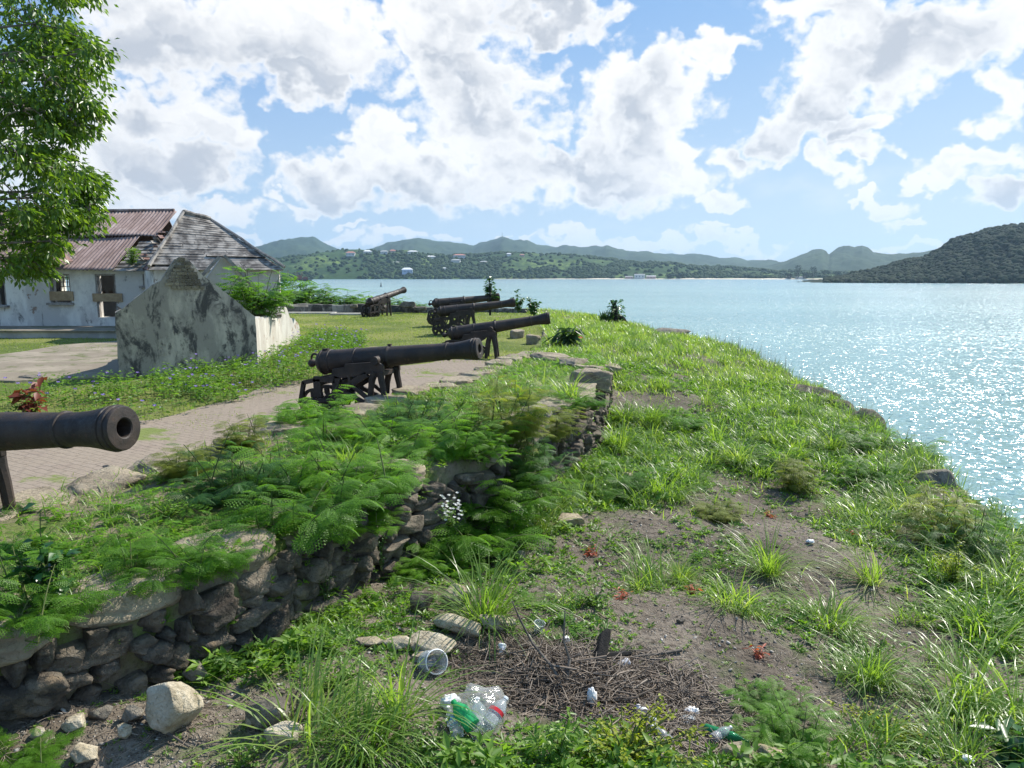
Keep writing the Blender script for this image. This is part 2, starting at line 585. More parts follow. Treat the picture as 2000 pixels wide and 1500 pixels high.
M['rock'] = stone_mat('pale_rock', (.52, .47, .38), (.30, .26, .19), (.62, .60, .54), 5)
M['greyrock'] = stone_mat('grey_rock', (.25, .23, .20), (.11, .10, .09), (.33, .31, .26), 6)
M['mortar'] = simple('earth_mortar', (.06, .05, .04), (.13, .105, .08), 7)

# bare soil of the bank with gravel, litter and dry roots
m, N = material('bank_soil')
p = wpos(N)
a = N.noise(p, .9, 5, .6); b = N.noise(p, 14, 5, .7)
c = N.mix(N.step(a, .35, .65), (.12, .098, .075), (.215, .18, .142))
c = N.mix(N.step(b, .45, .7), c, (.07, .055, .042))
sp = N.voro(p, 42, 'F1'); spc = N.voro(p, 42, 'F1', out='Color')
c = N.mix(N.m('MULTIPLY', N.step(sp, .30, .22), N.step(N.sep(spc)[0], .70, .74)), c, (.38, .35, .30))
c = N.mix(N.step(N.noise(p, 2.3, 5, .6), .52, .66, 0, .55), c, (.075, .11, .03))
h = N.m('ADD', b, N.m('MULTIPLY', N.step(sp, .4, .1), .4))
M['soil'] = finish(m, N, principled(N, c, .95, .15, h, .04, .9))

# cliff edge rock showing through where the bank breaks off: part of the same sheet
m, N = material('lawn_ground')
p = wpos(N)
a = N.noise(p, .35, 5, .6); b = N.noise(p, 9, 5, .7)
c = N.mix(N.step(a, .38, .62), (.10, .135, .035), (.20, .21, .065))
c = N.mix(N.step(b, .50, .75, 0, .7), c, (.10, .14, .03))
c = N.mix(N.step(N.noise(p, .8, 5, .65), .60, .72, 0, .75), c, (.27, .22, .15))
M['lawn_ground'] = finish(m, N, principled(N, c, .95, .1, b, .05, .8))

m, N = material('brick_paving')
p = wpos(N)
mp = N.node('ShaderNodeMapping'); mp.inputs['Rotation'].default_value = (0, 0, R(28))
N.put(mp.inputs[0], N.v('ADD', p, N.v('MULTIPLY', N.noise(p, 3.0, 2, out='Color'), (.05, .05, 0))))
br = N.node('ShaderNodeTexBrick')
N.put(br.inputs['Vector'], mp.outputs[0])
br.inputs['Scale'].default_value = 1.0
br.inputs['Brick Width'].default_value = .24; br.inputs['Row Height'].default_value = .115
br.inputs['Mortar Size'].default_value = .012; br.inputs['Mortar Smooth'].default_value = .4
N.put(br.inputs['Color1'], (.24, .185, .15)); N.put(br.inputs['Color2'], (.30, .245, .205)); N.put(br.inputs['Mortar'], (.17, .14, .11))
dirt = N.noise(p, 1.1, 5, .65); f = N.noise(p, 13, 5, .7)
c = N.mix(N.step(dirt, .30, .52, .25, .97), br.outputs['Color'], (.275, .225, .175))
c = N.mix(N.step(f, .5, .72, 0, .6), c, (.15, .115, .085))
c = N.mix(N.step(N.noise(p, .75, 6, .68), .56, .64, 0, .9), c, (.15, .19, .045))
M['brick'] = finish(m, N, principled(N, c, .92, .15, N.m('ADD', N.m('MULTIPLY', br.outputs['Fac'], -.8), N.m('MULTIPLY', f, .5)), .02, .8))

def plaster(name, pale, mid, dark, t0, t1, scale, brick=None):
    m, N = material(name)
    p = wpos(N)
    st = N.v('MULTIPLY', p, (1, 1, .45))
    a = N.noise(st, scale, 7, .68, .3); b = N.noise(p, scale * 5, 6, .7)
    sep = N.sep(p)
    c = N.mix(N.step(a, .36, .56), pale, mid)
    blot = N.m('ADD', N.m('MULTIPLY', N.noise(st, scale * 1.35, 8, .72, .6), .8), N.m('MULTIPLY', b, .2))
    c = N.mix(N.step(blot, t0, t1), c, dark)
    c = N.mix(N.step(b, .58, .74, 0, .5), c, tuple(q * .6 for q in mid))
    spall = N.step(N.noise(N.v('ADD', p, (5, 5, 5)), scale * .8, 7, .65), .625, .645)
    if brick:
        c = N.mix(spall, c, brick)
    h = N.m('ADD', N.m('MULTIPLY', a, .6), N.m('ADD', N.m('MULTIPLY', b, .5), N.m('MULTIPLY', spall, -.5)))
    return finish(m, N, principled(N, c, .95, .15, h, .03, .7))
M['gable'] = plaster('stained_plaster', (.60, .53, .43), (.36, .32, .27), (.10, .092, .086), .48, .585, 1.7)
M['lowwall'] = plaster('stained_low_wall', (.33, .31, .27), (.19, .175, .15), (.06, .057, .052), .44, .56, 1.1)
M['facade'] = plaster('peeling_whitewash', (.74, .71, .64), (.52, .49, .45), (.15, .14, .13), .55, .64, .85, (.30, .22, .17))
M['whitewall'] = plaster('white_plaster', (.62, .59, .52), (.48, .44, .38), (.26, .21, .17), .60, .72, 1.6, (.42, .32, .24))
M['plinth'] = plaster('plinth_stone', (.50, .48, .43), (.36, .34, .31), (.12, .115, .10), .55, .7, .9)
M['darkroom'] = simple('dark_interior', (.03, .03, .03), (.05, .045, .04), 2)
M['ply'] = simple('weathered_board', (.27, .19, .11), (.38, .28, .17), 5)
M['frame'] = simple('grey_timber', (.20, .18, .16), (.34, .31, .28), 6)

m, N = material('rusty_corrugated_iron')
p = wpos(N)
a = N.noise(N.v('MULTIPLY', p, (3, .5, .5)), 1.1, 6, .7); b = N.noise(p, 7, 5, .7)
c = N.mix(N.step(a, .36, .64), (.17, .115, .10), (.29, .215, .195))
c = N.mix(N.step(b, .5, .72, 0, .8), c, (.11, .06, .05))
c = N.mix(N.step(N.noise(p, 1.2, 6, .65), .56, .68, 0, .7), c, (.40, .33, .30))
M['rust'] = finish(m, N, principled(N, c, .75, .3, b, .01, .4))
M['boards'] = simple('silvered_boards', (.10, .09, .082), (.35, .32, .285), 2.6, bscale=12, thr=(.38, .62))
M['redboard'] = simple('rust_red_sheet', (.17, .095, .08), (.29, .20, .175), 3)

m, N = material('cannon_iron')
p = opos(N)
a = N.noise(p, 3.5, 6, .65); b = N.noise(p, 70, 5, .7)
c = N.mix(N.step(a, .40, .66), (.026, .020, .017), (.055, .038, .029))
c = N.mix(N.step(N.noise(p, 9, 7, .72), .55, .72, 0, .75), c, (.095, .055, .038))
c = N.mix(N.step(N.noise(N.v('MULTIPLY', p, (9, 9, 1.5)), 1.0, 5, .7), .60, .75, 0, .5), c, (.12, .085, .065))
c = N.mix(N.step(b, .60, .75, 0, .5), c, (.14, .12, .105))
M['iron'] = finish(m, N, principled(N, c, N.step(N.noise(p, 14, 5, .7), .3, .7, .42, .8), .38, N.m('ADD', b, N.noise(p, 12, 3)), .008, .5))
M['bore'] = simple('bore_dark', (.012, .011, .011), (.02, .018, .017), 10)

# ================================================================== the lie of the land
SEA = -7.55
WO_Y = [-4, 1, 3.4, 4.1, 5.1, 7.1, 8.5, 12.1, 14.5, 16.5, 19, 24, 30, 36, 46]
WO_X = [-14, -9, -4.3, -2.95, -2.05, -1.35, -.25, 1.2, 1.75, 2.1, 2.2, 2.5, 2.6, 2.6, 2.0]
WI_Y = [-4, 1, 6.4, 7.4, 10, 13.9, 19.5, 25, 30, 36, 46]
WI_X = [-16, -9.5, -4.8, -4.28, -3.1, -1.46, .27, 1.0, 1.3, 1.6, 1.6]
def w_out(y): return lerp(y, WO_Y, WO_X)
def w_in(y): return lerp(y, WI_Y, WI_X)
CE_Y = [-4, 3, 8.5, 9.8, 11.4, 12.9, 17.0, 20.5, 24.0, 30, 32.6, 34.5, 39.7, 44, 47]
CE_X = [9.0, 7.6, 6.8, 6.75, 7.0, 7.25, 8.3, 8.95, 8.9, 9.3, 9.0, 7.2, 6.2, 4.6, 2.5]
CE_Z = [-1.1, -1.1, -1.03, -1.0, -.98, -.95, -.84, -.80, -.70, -.62, -.50, -.36, -.10, .0, .05]
def c_edge(y):
    return lerp(y, CE_Y, CE_X) + (vnoise(np.asarray(y) * 1.1, np.zeros_like(np.asarray(y, float)), 5) - .5) * .7
ZW_Y = [-4, 4.1, 5.1, 6.3, 9, 12, 14.5, 17, 19, 24, 46]
ZW_Z = [-.10, -.12, -.28, -.45, -.60, -.55, -.38, -.05, .22, .3, .3]

def terrace_z(x, y):
    return lerp(y, [0, 15, 28, 34, 48], [0, 0, .15, .28, .30]) + (fbm(np.asarray(x) * .6, np.asarray(y) * .6, 3, 3) - .5) * .10

def parapet_z(x, y):
    b = lerp(y, [0, 17, 22, 30, 46], [.40, .42, .36, .30, .30])
    return b + (fbm(np.asarray(x) * 1.3, np.asarray(y) * 1.3, 3, 8) - .5) * .14

def bank_z(x, y):
    x = np.asarray(x, float); y = np.asarray(y, float)
    xw, xe = w_out(y), c_edge(y)
    f = np.clip((x - xw) / np.maximum(xe - xw, .5), 0, 1)
    z = lerp(y, ZW_Y, ZW_Z) * (1 - f) + lerp(y, CE_Y, CE_Z) * f
    z = z + (fbm(x * .8, y * .8, 4, 1) - .5) * .26 + (fbm(x * 4, y * 4, 3, 2) - .5) * .07
    z = z - .10 * np.exp(-((x - 1.0) ** 2 / 1.2 + (y - 4.6) ** 2 / .7))
    over = np.maximum(x - xe, 0)
    z = z - over * 2.3 * (over > 0) - np.minimum(over, .5) * .8 + (over > 0) * (fbm(x * 1.7, y * 1.7, 4, 9) - .5) * np.minimum(over * 1.2, 1.0)
    return np.maximum(z, SEA - .6)

def ground_z(x, y):
    x = np.asarray(x, float); y = np.asarray(y, float)
    return np.where(x < w_in(y), terrace_z(x, y), np.where(x < w_out(y), parapet_z(x, y), bank_z(x, y)))

def on_ground(u, v, dz=0.0):
    """where the sight line through photograph pixel (u, v) meets the land"""
    d = px_dir(u, v)
    t = np.linspace(2.5, 70, 5400)
    P = np.array([0, 0, CAM_H])[None] + t[:, None] * d[None]
    hit = np.nonzero(P[:, 2] < ground_z(P[:, 0], P[:, 1]) + dz)[0]
    i = hit[0] if len(hit) else -1
    return np.array([P[i, 0], P[i, 1], float(ground_z(P[i, 0], P[i, 1]))])

def grid_mesh(name, X, Y, Z, mat, smooth=True, parent=None):
    r, c = X.shape
    V = np.stack([X, Y, Z], -1).reshape(-1, 3)
    i = (np.arange(r - 1) * c)[:, None] + np.arange(c - 1)[None]
    F = np.stack([i, i + 1, i + c + 1, i + c], -1).reshape(-1, 4)
    return mesh_np(name, V, F, mat, parent, smooth)

# terrace: lawn sheet left of the parapet
ys = np.concatenate([np.arange(-4, 20, .25), np.arange(20, 46.6, .4)])
ts = np.concatenate([np.linspace(0, .25, 50), np.linspace(.26, 1, 50)])
Yt = np.repeat(ys[:, None], len(ts), 1)
xr = w_in(ys) + .25
Xt = xr[:, None] + (-70 - xr[:, None]) * ts[None] ** 1.5
Zt = terrace_z(Xt, Yt)
end = np.clip((Yt - 45.2) / 1.2, 0, 1)
Zt = Zt - end * 9
kind(grid_mesh('terrace', Xt, Yt, Zt, M['lawn_ground']), 'structure')

# bank: from the foot of the wall to the cliff and down into the sea
ys = np.concatenate([np.arange(-4, 18, .11), np.arange(18, 46.6, .22)])
ts = np.linspace(0, 1, 110)
xw, xe = w_out(ys) - .7, c_edge(ys)
Yb = np.repeat(ys[:, None], 150, 1)
Xb = np.concatenate([xw[:, None] + (xe - xw)[:, None] * ts[None], xe[:, None] + (np.linspace(0, 1, 41)[1:] ** 1.4 * 4.0)[None]], 1)
kind(grid_mesh('bank', Xb, Yb, bank_z(Xb, Yb), M['soil']), 'structure')

# brick path along the guns
ys = np.arange(-2, 21, .3)
lx = lerp(ys, [-2, 8, 11.8, 12.2, 16.7, 19, 21], [-16, -12, -8.5, -6.3, -5.1, -3.2, -1.6])
lx = lx + (vnoise(ys * 1.4, ys * 0, 4) - .5) * .8
rx = w_in(ys) + .15
ts = np.linspace(0, 1, 40)
Xp = lx[:, None] + (rx - lx)[:, None] * ts[None]
Yp = np.repeat(ys[:, None], 40, 1)
kind(grid_mesh('path', Xp, Yp, terrace_z(Xp, Yp) + .012, M['brick']), 'structure')

# pale worn slab of bare ground in front of the long house
M['padm'] = plaster('worn_slab', (.31, .265, .205), (.225, .19, .145), (.11, .13, .05), .50, .62, .8)
pad = [on_ground(u, v)[:2] for u, v in ((-120, 745), (30, 748), (130, 742), (236, 735), (300, 700), (240, 668), (120, 676), (55, 688), (-30, 700), (-140, 710))]
mb = MB()
n = len(pad)
pts = [(x, y, float(terrace_z(x, y)) + .05) for x, y in pad]
cx_, cy_ = np.mean(pad, 0)
mb.add(pts + [(x * 1.012 - cx_ * .012, y * 1.012 - cy_ * .012, float(terrace_z(x, y)) - .05) for x, y in pad] + [(cx_, cy_, float(terrace_z(cx_, cy_)) + .06)],
       [(i, (i + 1) % n, 2 * n) for i in range(n)] + [(i, i + n, (i + 1) % n + n, (i + 1) % n) for i in range(n)])
kind(mb.build('worn_pavement', M['padm']), 'structure')

# ------------------------------------------------------------------ water
m, N = material('harbour_water')
p = wpos(N)
dist_ = N.v('LENGTH', p)
shal = N.step(N.noise(N.v('MULTIPLY', p, (.004, .012, 0)), 1.0, 3, .5), .35, .65)
c = N.mix(shal, (.20, .335, .33), (.25, .395, .375))
c = N.mix(N.step(dist_, 400, 1500), c, (.20, .325, .35))
wv = N.v('MULTIPLY', p, (1.0, 1.0, 0))
def chop(o, sc, d):
    return N.m('SUBTRACT', N.noise(N.v('ADD', wv, o), sc, d, .6, .3), .5)
sx_ = N.m('ADD', N.m('MULTIPLY', chop((0, 0, 0), .45, 2), .8), N.m('MULTIPLY', chop((7, 3, 0), 2.1, 3), 2.5))
sy_ = N.m('ADD', N.m('MULTIPLY', chop((31, 17, 0), .45, 2), 1.0), N.m('MULTIPLY', chop((3, 71, 0), 2.1, 3), 2.9))
nrm_ = N.v('NORMALIZE', N.comb(sx_, sy_, 1.0))
lane = N.step(N.noise(N.v('MULTIPLY', p, (.006, .022, 0)), 1.0, 4, .6), .36, .62, .85, 1.35)
nrm_ = N.v('NORMALIZE', N.comb(N.m('MULTIPLY', sx_, lane), N.m('MULTIPLY', sy_, lane), 1.0))
pr = N.node('ShaderNodeBsdfPrincipled')
N.put(pr.inputs['Base Color'], c)
pr.inputs['Roughness'].default_value = .17
pr.inputs['IOR'].default_value = 1.33
N.t.links.new(nrm_, pr.inputs['Normal'])
M['water'] = finish(m, N, pr.outputs[0])
V = [(-9000, -300, SEA), (9000, -300, SEA), (9000, 8600, SEA), (-9000, 8600, SEA)]
kind(mesh_np('water', V, np.array([[0, 1, 2, 3]]), M['water']), 'structure')

# ------------------------------------------------------------------ hills round the harbour
def forest(name, wood, meadow, dark, t0, t1, scale):
    m, N = material(name)
    p = wpos(N)
    a = N.noise(p, scale, 6, .6); b = N.noise(p, scale * 14, 4, .7)
    c = N.mix(N.step(a, t0, t1), wood, meadow)
    c = N.mix(N.step(b, .42, .70), c, dark)
    return finish(m, N, principled(N, c, .95, .1, b, 3.0, .8))
M['hill_near'] = forest('scrub_hillside', (.035, .075, .022), (.12, .18, .045), (.025, .05, .018), .46, .62, .006)
M['hill_far'] = forest('far_forest', (.025, .05, .025), (.045, .075, .035), (.02, .04, .02), .42, .62, .003)
M['hill_right'] = forest('shaded_headland', (.014, .028, .012), (.022, .04, .016), (.010, .018, .009), .42, .62, .02)  # headland seen from its shade side: that shade is put into these colours
M['sand'] = simple('beach_sand', (.55, .48, .36), (.62, .55, .42), .05)

class Hill:
    def __init__(s, prof, d0, d1, noise_amp, seed, shore=None):
        s.u = np.array([q[0] for q in prof], float); s.v = np.array([q[1] for q in prof], float)
        s.d0, s.d1, s.na, s.seed = d0, d1, noise_amp, seed
    def ridge(s, u):
        v = np.interp(u, s.u, s.v)
        e = (CP * (750 - v) / FPX - SP) / np.hypot((u - 1000) / FPX, CP + SP * (750 - v) / FPX)
        return CAM_H + s.d1 * e
    def z(s, u, t):
        """height at bearing u (as photograph column) and share t of the way from shore (0) to ridge (1)"""
        zr = s.ridge(u)
        k = np.where(t <= 1, np.sin(np.clip(t, 0, 1) * math.pi / 2) ** .85, 1 - .5 * np.clip(t - 1, 0, 2) ** 1.5)
        D = s.d0 + (s.d1 - s.d0) * t
        g = (fbm(u * .016, t * 2.2, 4, s.seed) - .5) * np.sin(np.clip(t, 0, 1) * math.pi) * .55
        n = (fbm(u * .05, D * .02, 4, s.seed + 7) - .5) * s.na * np.clip(t * 4, 0, 1)
        return SEA - .5 + (zr - SEA + .5) * np.clip(k + g * .8, 0, 1.01) + n
    def place(s, u, t):
        D = s.d0 + (s.d1 - s.d0) * t
        a = np.arctan2((u - 1000) / FPX, CP)
        return D * np.sin(a), D * np.cos(a)
    def build(s, name, mat, u0, u1, du, rows):
        us = np.arange(u0, u1 + du, du)
        t = np.concatenate([np.linspace(0, 1, rows), np.linspace(1.1, 2.0, 5)])
        U, T = np.meshgrid(us, t)
        X, Y = s.place(U, T)
        return kind(grid_mesh(name, X, Y, s.z(U, T), mat), 'structure')
    def hit(s, u, v):
        """share t where the sight line (u, v) first meets the hill"""
        e = (CP * (750 - v) / FPX - SP) / np.hypot((u - 1000) / FPX, CP + SP * (750 - v) / FPX)
        t = np.linspace(0, 1, 300)
        z = s.z(np.full(300, float(u)), t)
        D = s.d0 + (s.d1 - s.d0) * t
        ok = np.nonzero(z >= CAM_H + D * e)[0]
        return t[ok[0]] if len(ok) else 1.0

H_FAR = Hill([(300, 500), (420, 494), (500, 487), (549, 478), (575, 472), (601, 467), (624, 469), (650, 482), (676, 489), (700, 491), (732, 487), (770, 476), (819, 471), (860, 475), (897, 478), (927, 484), (950, 476), (970, 470), (982, 468), (1002, 475), (1029, 474), (1047, 480), (1085, 484), (1104, 480), (1130, 484), (1175, 486), (1200, 491), (1240, 496), (1312, 498), (1352, 498), (1392, 506), (1424, 506), (1448, 511), (1488, 510), (1530, 515), (1700, 512), (2000, 505), (2300, 500)], 3600, 6000, 26, 11)
H_TWIN = Hill([(1380, 534), (1440, 527), (1490, 519), (1520, 511), (1552, 498), (1572, 491), (1590, 490), (1597, 492), (1603, 500), (1611, 493), (1624, 486), (1632, 483), (1652, 484), (1666, 481), (1676, 484), (1688, 494), (1712, 498), (1760, 498), (1792, 492), (1812, 490), (1900, 480), (2100, 490)], 3000, 4300, 18, 23)
H_NEAR = Hill([(250, 510), (400, 514), (500, 514), (537, 510), (586, 504), (635, 495), (687, 491), (732, 489), (819, 491), (837, 497), (875, 500), (931, 497), (987, 497), (1062, 497), (1137, 499), (1175, 508), (1250, 514), (1280, 514), (1360, 522), (1440, 527), (1520, 531), (1640, 534), (1750, 534), (1900, 530)], 2060, 2650, 14, 31)
H_RIGHT = Hill([(1540, 551), (1600, 547), (1640, 541), (1692, 530), (1740, 514), (1788, 506), (1812, 492), (1836, 476), (1864, 466), (1888, 460), (1936, 445), (2000, 439), (2100, 430), (2300, 428), (2600, 440)], 1110, 1420, 7, 47)
H_FAR.build('far_hills', M['hill_far'], -300, 2300, 3, 36)
H_TWIN.build('twin_peak_hill', M['hill_far'], 1380, 2100, 2, 40)
H_NEAR.build('green_hill', M['hill_near'], -300, 1900, 2, 56)
H_RIGHT.build('headland', M['hill_right'], 1545, 2400, 1.5, 56)

# the sand beach along the green hill's right foot
us = np.arange(960, 1760, 6.0)
ts = np.array([-.05, -.02, .004, .02])
U, T = np.meshgrid(us, ts)
X, Y = H_NEAR.place(U, T)
wv_ = vnoise(us * .03, us * 0, 3)[None] * np.ones((4, 1))
Zs = SEA + np.array([-.3, .35, 2.2, 2.4])[:, None] * (0.6 + .8 * wv_) * np.clip((us - 950) / 250, .25, 1)[None]
kind(grid_mesh('beach', X, Y, Zs, M['sand']), 'structure')

# woods on the slopes: crowns that read as one mass
def ico_template():
    bm = bmesh.new()
    bmesh.ops.create_icosphere(bm, subdivisions=2, radius=1.0)
    V = np.array([v.co[:] for v in bm.verts]); F = np.array([[v.index for v in f.verts] for f in bm.faces])
    bm.free()
    V = V * (1 + (fbm(V[:, 0] * 2.2 + V[:, 2] * 1.7, V[:, 1] * 2.2 + 9, 3, 3) - .5)[:, None] * .9)
    return V, F
ICO = ico_template()
for nm_, ca, cb, cd in (('crowns', (.020, .045, .015), (.055, .095, .027), (.016, .032, .011)), ('shaded_crowns', (.008, .020, .007), (.020, .043, .012), (.006, .014, .006))):  # second set: same crowns with the headland's shade side darkened into the colour
    m, N = material('tree_' + nm_)
    g = N.node('ShaderNodeNewGeometry')
    b = N.noise(g.outputs['Position'], .5, 4, .7)
    c = N.mix(g.outputs['Random Per Island'], ca, cb)
    M[nm_] = finish(m, N, principled(N, N.mix(N.step(b, .45, .7), c, cd), .9, .15, b, 1.2, 1.0))

def wood(name, hill, u0, u1, t0, t1, n, r0, r1, keep, seed, mat='crowns'):
    rg = np.random.default_rng(seed)
    u, t = rg.uniform(u0, u1, n), rg.uniform(t0, t1, n) ** 1.1
    k = keep(u, t, rg)
    u, t = u[k], t[k]
    x, y = hill.place(u, t)
    z = hill.z(u, t)
    r = rg.uniform(r0, r1, len(u))
    Mx = rotmats(rg.uniform(0, 6.3, len(u)), rg.uniform(-.3, .3, len(u)), rg.uniform(-.3, .3, len(u))) * r[:, None, None]
    Mx[:, 2] *= rg.uniform(.65, 1.0, len(u))[:, None]
    V, F = scatter(ICO[0], ICO[1], Mx, np.stack([x, y, z + r * .25], 1))
    return kind(mesh_np(name, V, F, M[mat], None, True), 'stuff')

def keep_near(u, t, rg):
    meadow = fbm(u * .012, t * 3.5, 3, 61)
    p = np.where(meadow > .52, .10, .97)
    p = np.where((u > 600) & (u < 840) & (t > .35), p * .25, p)
    p = np.where((u > 780) & (u < 980) & (t < .6), .95, p)
    return rg.uniform(0, 1, len(u)) < p
wood('hillside_wood', H_NEAR, 480, 1700, 0.01, 1.0, 11000, 3.0, 7.5, keep_near, 5)
wood('headland_wood', H_RIGHT, 1600, 2080, 0.01, 1.03, 5200, 2.2, 5.0, lambda u, t, rg: rg.uniform(0, 1, len(u)) < .92, 6, 'shaded_crowns')

# ------------------------------------------------------------------ moist sea air
m, N = material('sea_haze')
vol = N.node('ShaderNodeVolumePrincipled')
vol.inputs['Color'].default_value = (.52, .76, 1.0, 1)
vol.inputs['Density'].default_value = .00007
vol.inputs['Anisotropy'].default_value = .25
o = N.node('ShaderNodeOutputMaterial'); m.node_tree.links.new(vol.outputs[0], o.inputs['Volume'])
mb = MB(); mb.box((0, 4000, 200), (19000, 9600, 420))
hz = kind(mb.build('haze', m), 'stuff')

# ================================================================== the parapet wall
def cube_template(k=5, power=5.0, seed=0, amp=.22, crag=.5):
    """a squared stone knocked about: corners and faces chipped off by random planes, then roughened"""
    rg = np.random.default_rng(seed + 100)
    bm = bmesh.new()
    bmesh.ops.create_cube(bm, size=2.0)
    bmesh.ops.subdivide_edges(bm, edges=bm.edges[:], cuts=k, use_grid_fill=True)
    V = np.array([v.co[:] for v in bm.verts]); F = np.array([[v.index for v in f.verts] for f in bm.faces])
    bm.free()
    r = (np.abs(V) ** power).sum(1) ** (1 / power)
    V = V / r[:, None]
    for q in range(16):
        n = rg.normal(size=3); n /= np.linalg.norm(n)
        lim = np.abs(n).sum() * rg.uniform(.58, .95) * (1 - .22 * crag) + .10
        over = np.maximum(V @ n - lim, 0)
        V = V - over[:, None] * n[None]
    d = (fbm(V[:, 0] * 2.3 + V[:, 2] * 3.1 + seed * 5, V[:, 1] * 2.3 - V[:, 2] * 1.9 + seed * 3, 4, seed) - .5) * amp
    d2 = (fbm(V[:, 0] * 1.7 + 3, V[:, 2] * 1.7 + V[:, 1] + seed * 7, 3, seed + 9) - .5) * amp
    V = V * (1 + d[:, None]) + d2[:, None] * np.array([.5, .3, .4])
    return V * .5, F
STONES = [cube_template(8, 12.0, s, .24, .9) for s in range(9)]
SLABS = [cube_template(11, 14.0, s + 20, .26, .7) for s in range(7)]

ys = np.arange(-4, 46.6, .13)
wi, wo = w_in(ys) - .05, w_out(ys) + .015 + (vnoise(ys * 5, ys * 0, 6) - .5) * .06
ts = np.linspace(0, 1, 26)
X = np.concatenate([wi[:, None] - .06, wi[:, None] + (wo - wi)[:, None] * ts[None], wo[:, None] + .02, wo[:, None] + .06], 1)
Y = np.repeat(ys[:, None], X.shape[1], 1)
Z = parapet_z(X, Y)
Z[:, 0] = -.4
Z[:, 1] -= .10
Z[:, 2] -= .03
Z[:, -3] -= .05; Z[:, -2] -= .35; Z[:, -1] = -1.7
m, N = material('parapet_earth')
p = wpos(N)
a = N.noise(p, 1.1, 6, .65); b = N.noise(p, 12, 5, .7)
c = N.mix(N.step(a, .40, .60), (.22, .18, .13), (.12, .16, .04))
c = N.mix(N.step(b, .48, .72, 0, .8), c, (.10, .08, .055))
M['parapet_earth'] = finish(m, N, principled(N, c, .95, .1, b, .05, .8))
kind(grid_mesh('parapet_ground', X, Y, Z, M['parapet_earth']), 'structure')

wall = thing('parapet_wall', 'long low rubble parapet wall with broken coping slabs under the cannons', 'wall', (0, 0, 0))
# rubble facing, in rough courses
parts = []
for course, zc in enumerate(np.arange(-.95, .34, .125)):
    y = 2.4 + rng.uniform(0, .3)
    while y < 17.6:
        ln = rng.choice([.11, .15, .2, .26, .34]) * rng.uniform(.85, 1.2)
        h = .13 * rng.uniform(.7, 1.35)
        yc = y + ln * .45
        tx = float(w_out(yc + .15) - w_out(yc - .15)) / .3
        ang = math.atan2(1, tx)
        adv = ln * math.sin(ang)
        x = float(w_out(yc)) - .05 + rng.uniform(-.09, .07) - (.34 - zc) * -.06
        if zc > lerp(yc, [2, 16, 17.5], [.3, .25, .1]):
            y += adv; continue
        tv, tf = STONES[rng.integers(9)]
        Mx = rotmats(np.array([ang + rng.uniform(-.15, .15)]), np.array([rng.uniform(-.22, .22)]), np.array([rng.uniform(-.25, .25)]))[0] @ np.diag([ln * 1.12, .36, h * 1.2])
        parts.append((tv @ Mx.T + np.array([x, yc, zc + rng.uniform(-.05, .05)]), tf))
        y += adv
V, F = join(parts)
mesh_np('rubble_facing', V, F, M['rubble'], wall, True)

def slab(x, y, z, ln, wd, th, ang, tilt=(0, 0), mat='coping'):
    tv, tf = SLABS[rng.integers(7)]
    Mx = rotmats(np.array([ang]), np.array([tilt[0]]), np.array([tilt[1]]))[0] @ np.diag([ln, wd, th]) * 1.08
    return mesh_np('coping_stone', tv @ Mx.T + np.array([x, y, z]), tf, M[mat], wall, True)
y = 4.6
while y < 19.5:                                   # inner row of squared slabs beside the path
    ln = rng.uniform(.42, .85)
    tx = float(w_in(y + .3) - w_in(y - .3)) / .6
    ang = math.atan2(1, tx)
    x = float(w_in(y + ln * .4))
    slab(x + .30, y + ln * .4, float(parapet_z(x + .3, y)) - .075, ln * .92, .62, .26, ang + rng.uniform(-.06, .06), (rng.uniform(-.04, .04), rng.uniform(-.05, .05)))
    y += ln * math.sin(ang) * 1.02
y = 3.0
while y < 16.2:                                   # outer row of bigger broken blocks
    ln = rng.uniform(.5, 1.0)
    tx = float(w_out(y + .3) - w_out(y - .3)) / .6
    ang = math.atan2(1, tx)
    yc = y + ln * .45 * math.sin(ang)
    x = float(w_out(yc))
    wd = rng.uniform(.45, .8)
    if rng.uniform() < .85:
        slab(x - wd * .42, yc, float(parapet_z(x - .4, yc)) - .06, ln * .95, wd, rng.uniform(.2, .34), ang + rng.uniform(-.12, .12), (rng.uniform(-.07, .07), rng.uniform(-.02, .12)))
    if rng.uniform() < .55:
        slab(x - wd - .35, yc + rng.uniform(-.1, .1), float(parapet_z(x - 1, yc)) - .07, ln * .8, .6, .2, ang + rng.uniform(-.2, .2), (rng.uniform(-.05, .05), rng.uniform(-.05, .05)))
    y += ln * math.sin(ang) * 1.04
# tumbled blocks where the wall breaks off
for (u, v, ln, wd, th, a, tl) in ((1160, 752, .75, .5, .35, .5, .2), (1120, 715, .8, .55, .25, 1.0, .1), (1185, 725, .6, .5, .3, .2, .25), (1080, 705, .9, .6, .25, .3, .05), (1040, 672, .5, .45, .4, .9, .1), (1010, 660, .45, .4, .45, .4, .0)):
    q = on_ground(u, v)
    slab(q[0], q[1], q[2] + th * .25, ln, wd, th, a, (tl, rng.uniform(-.1, .1)))

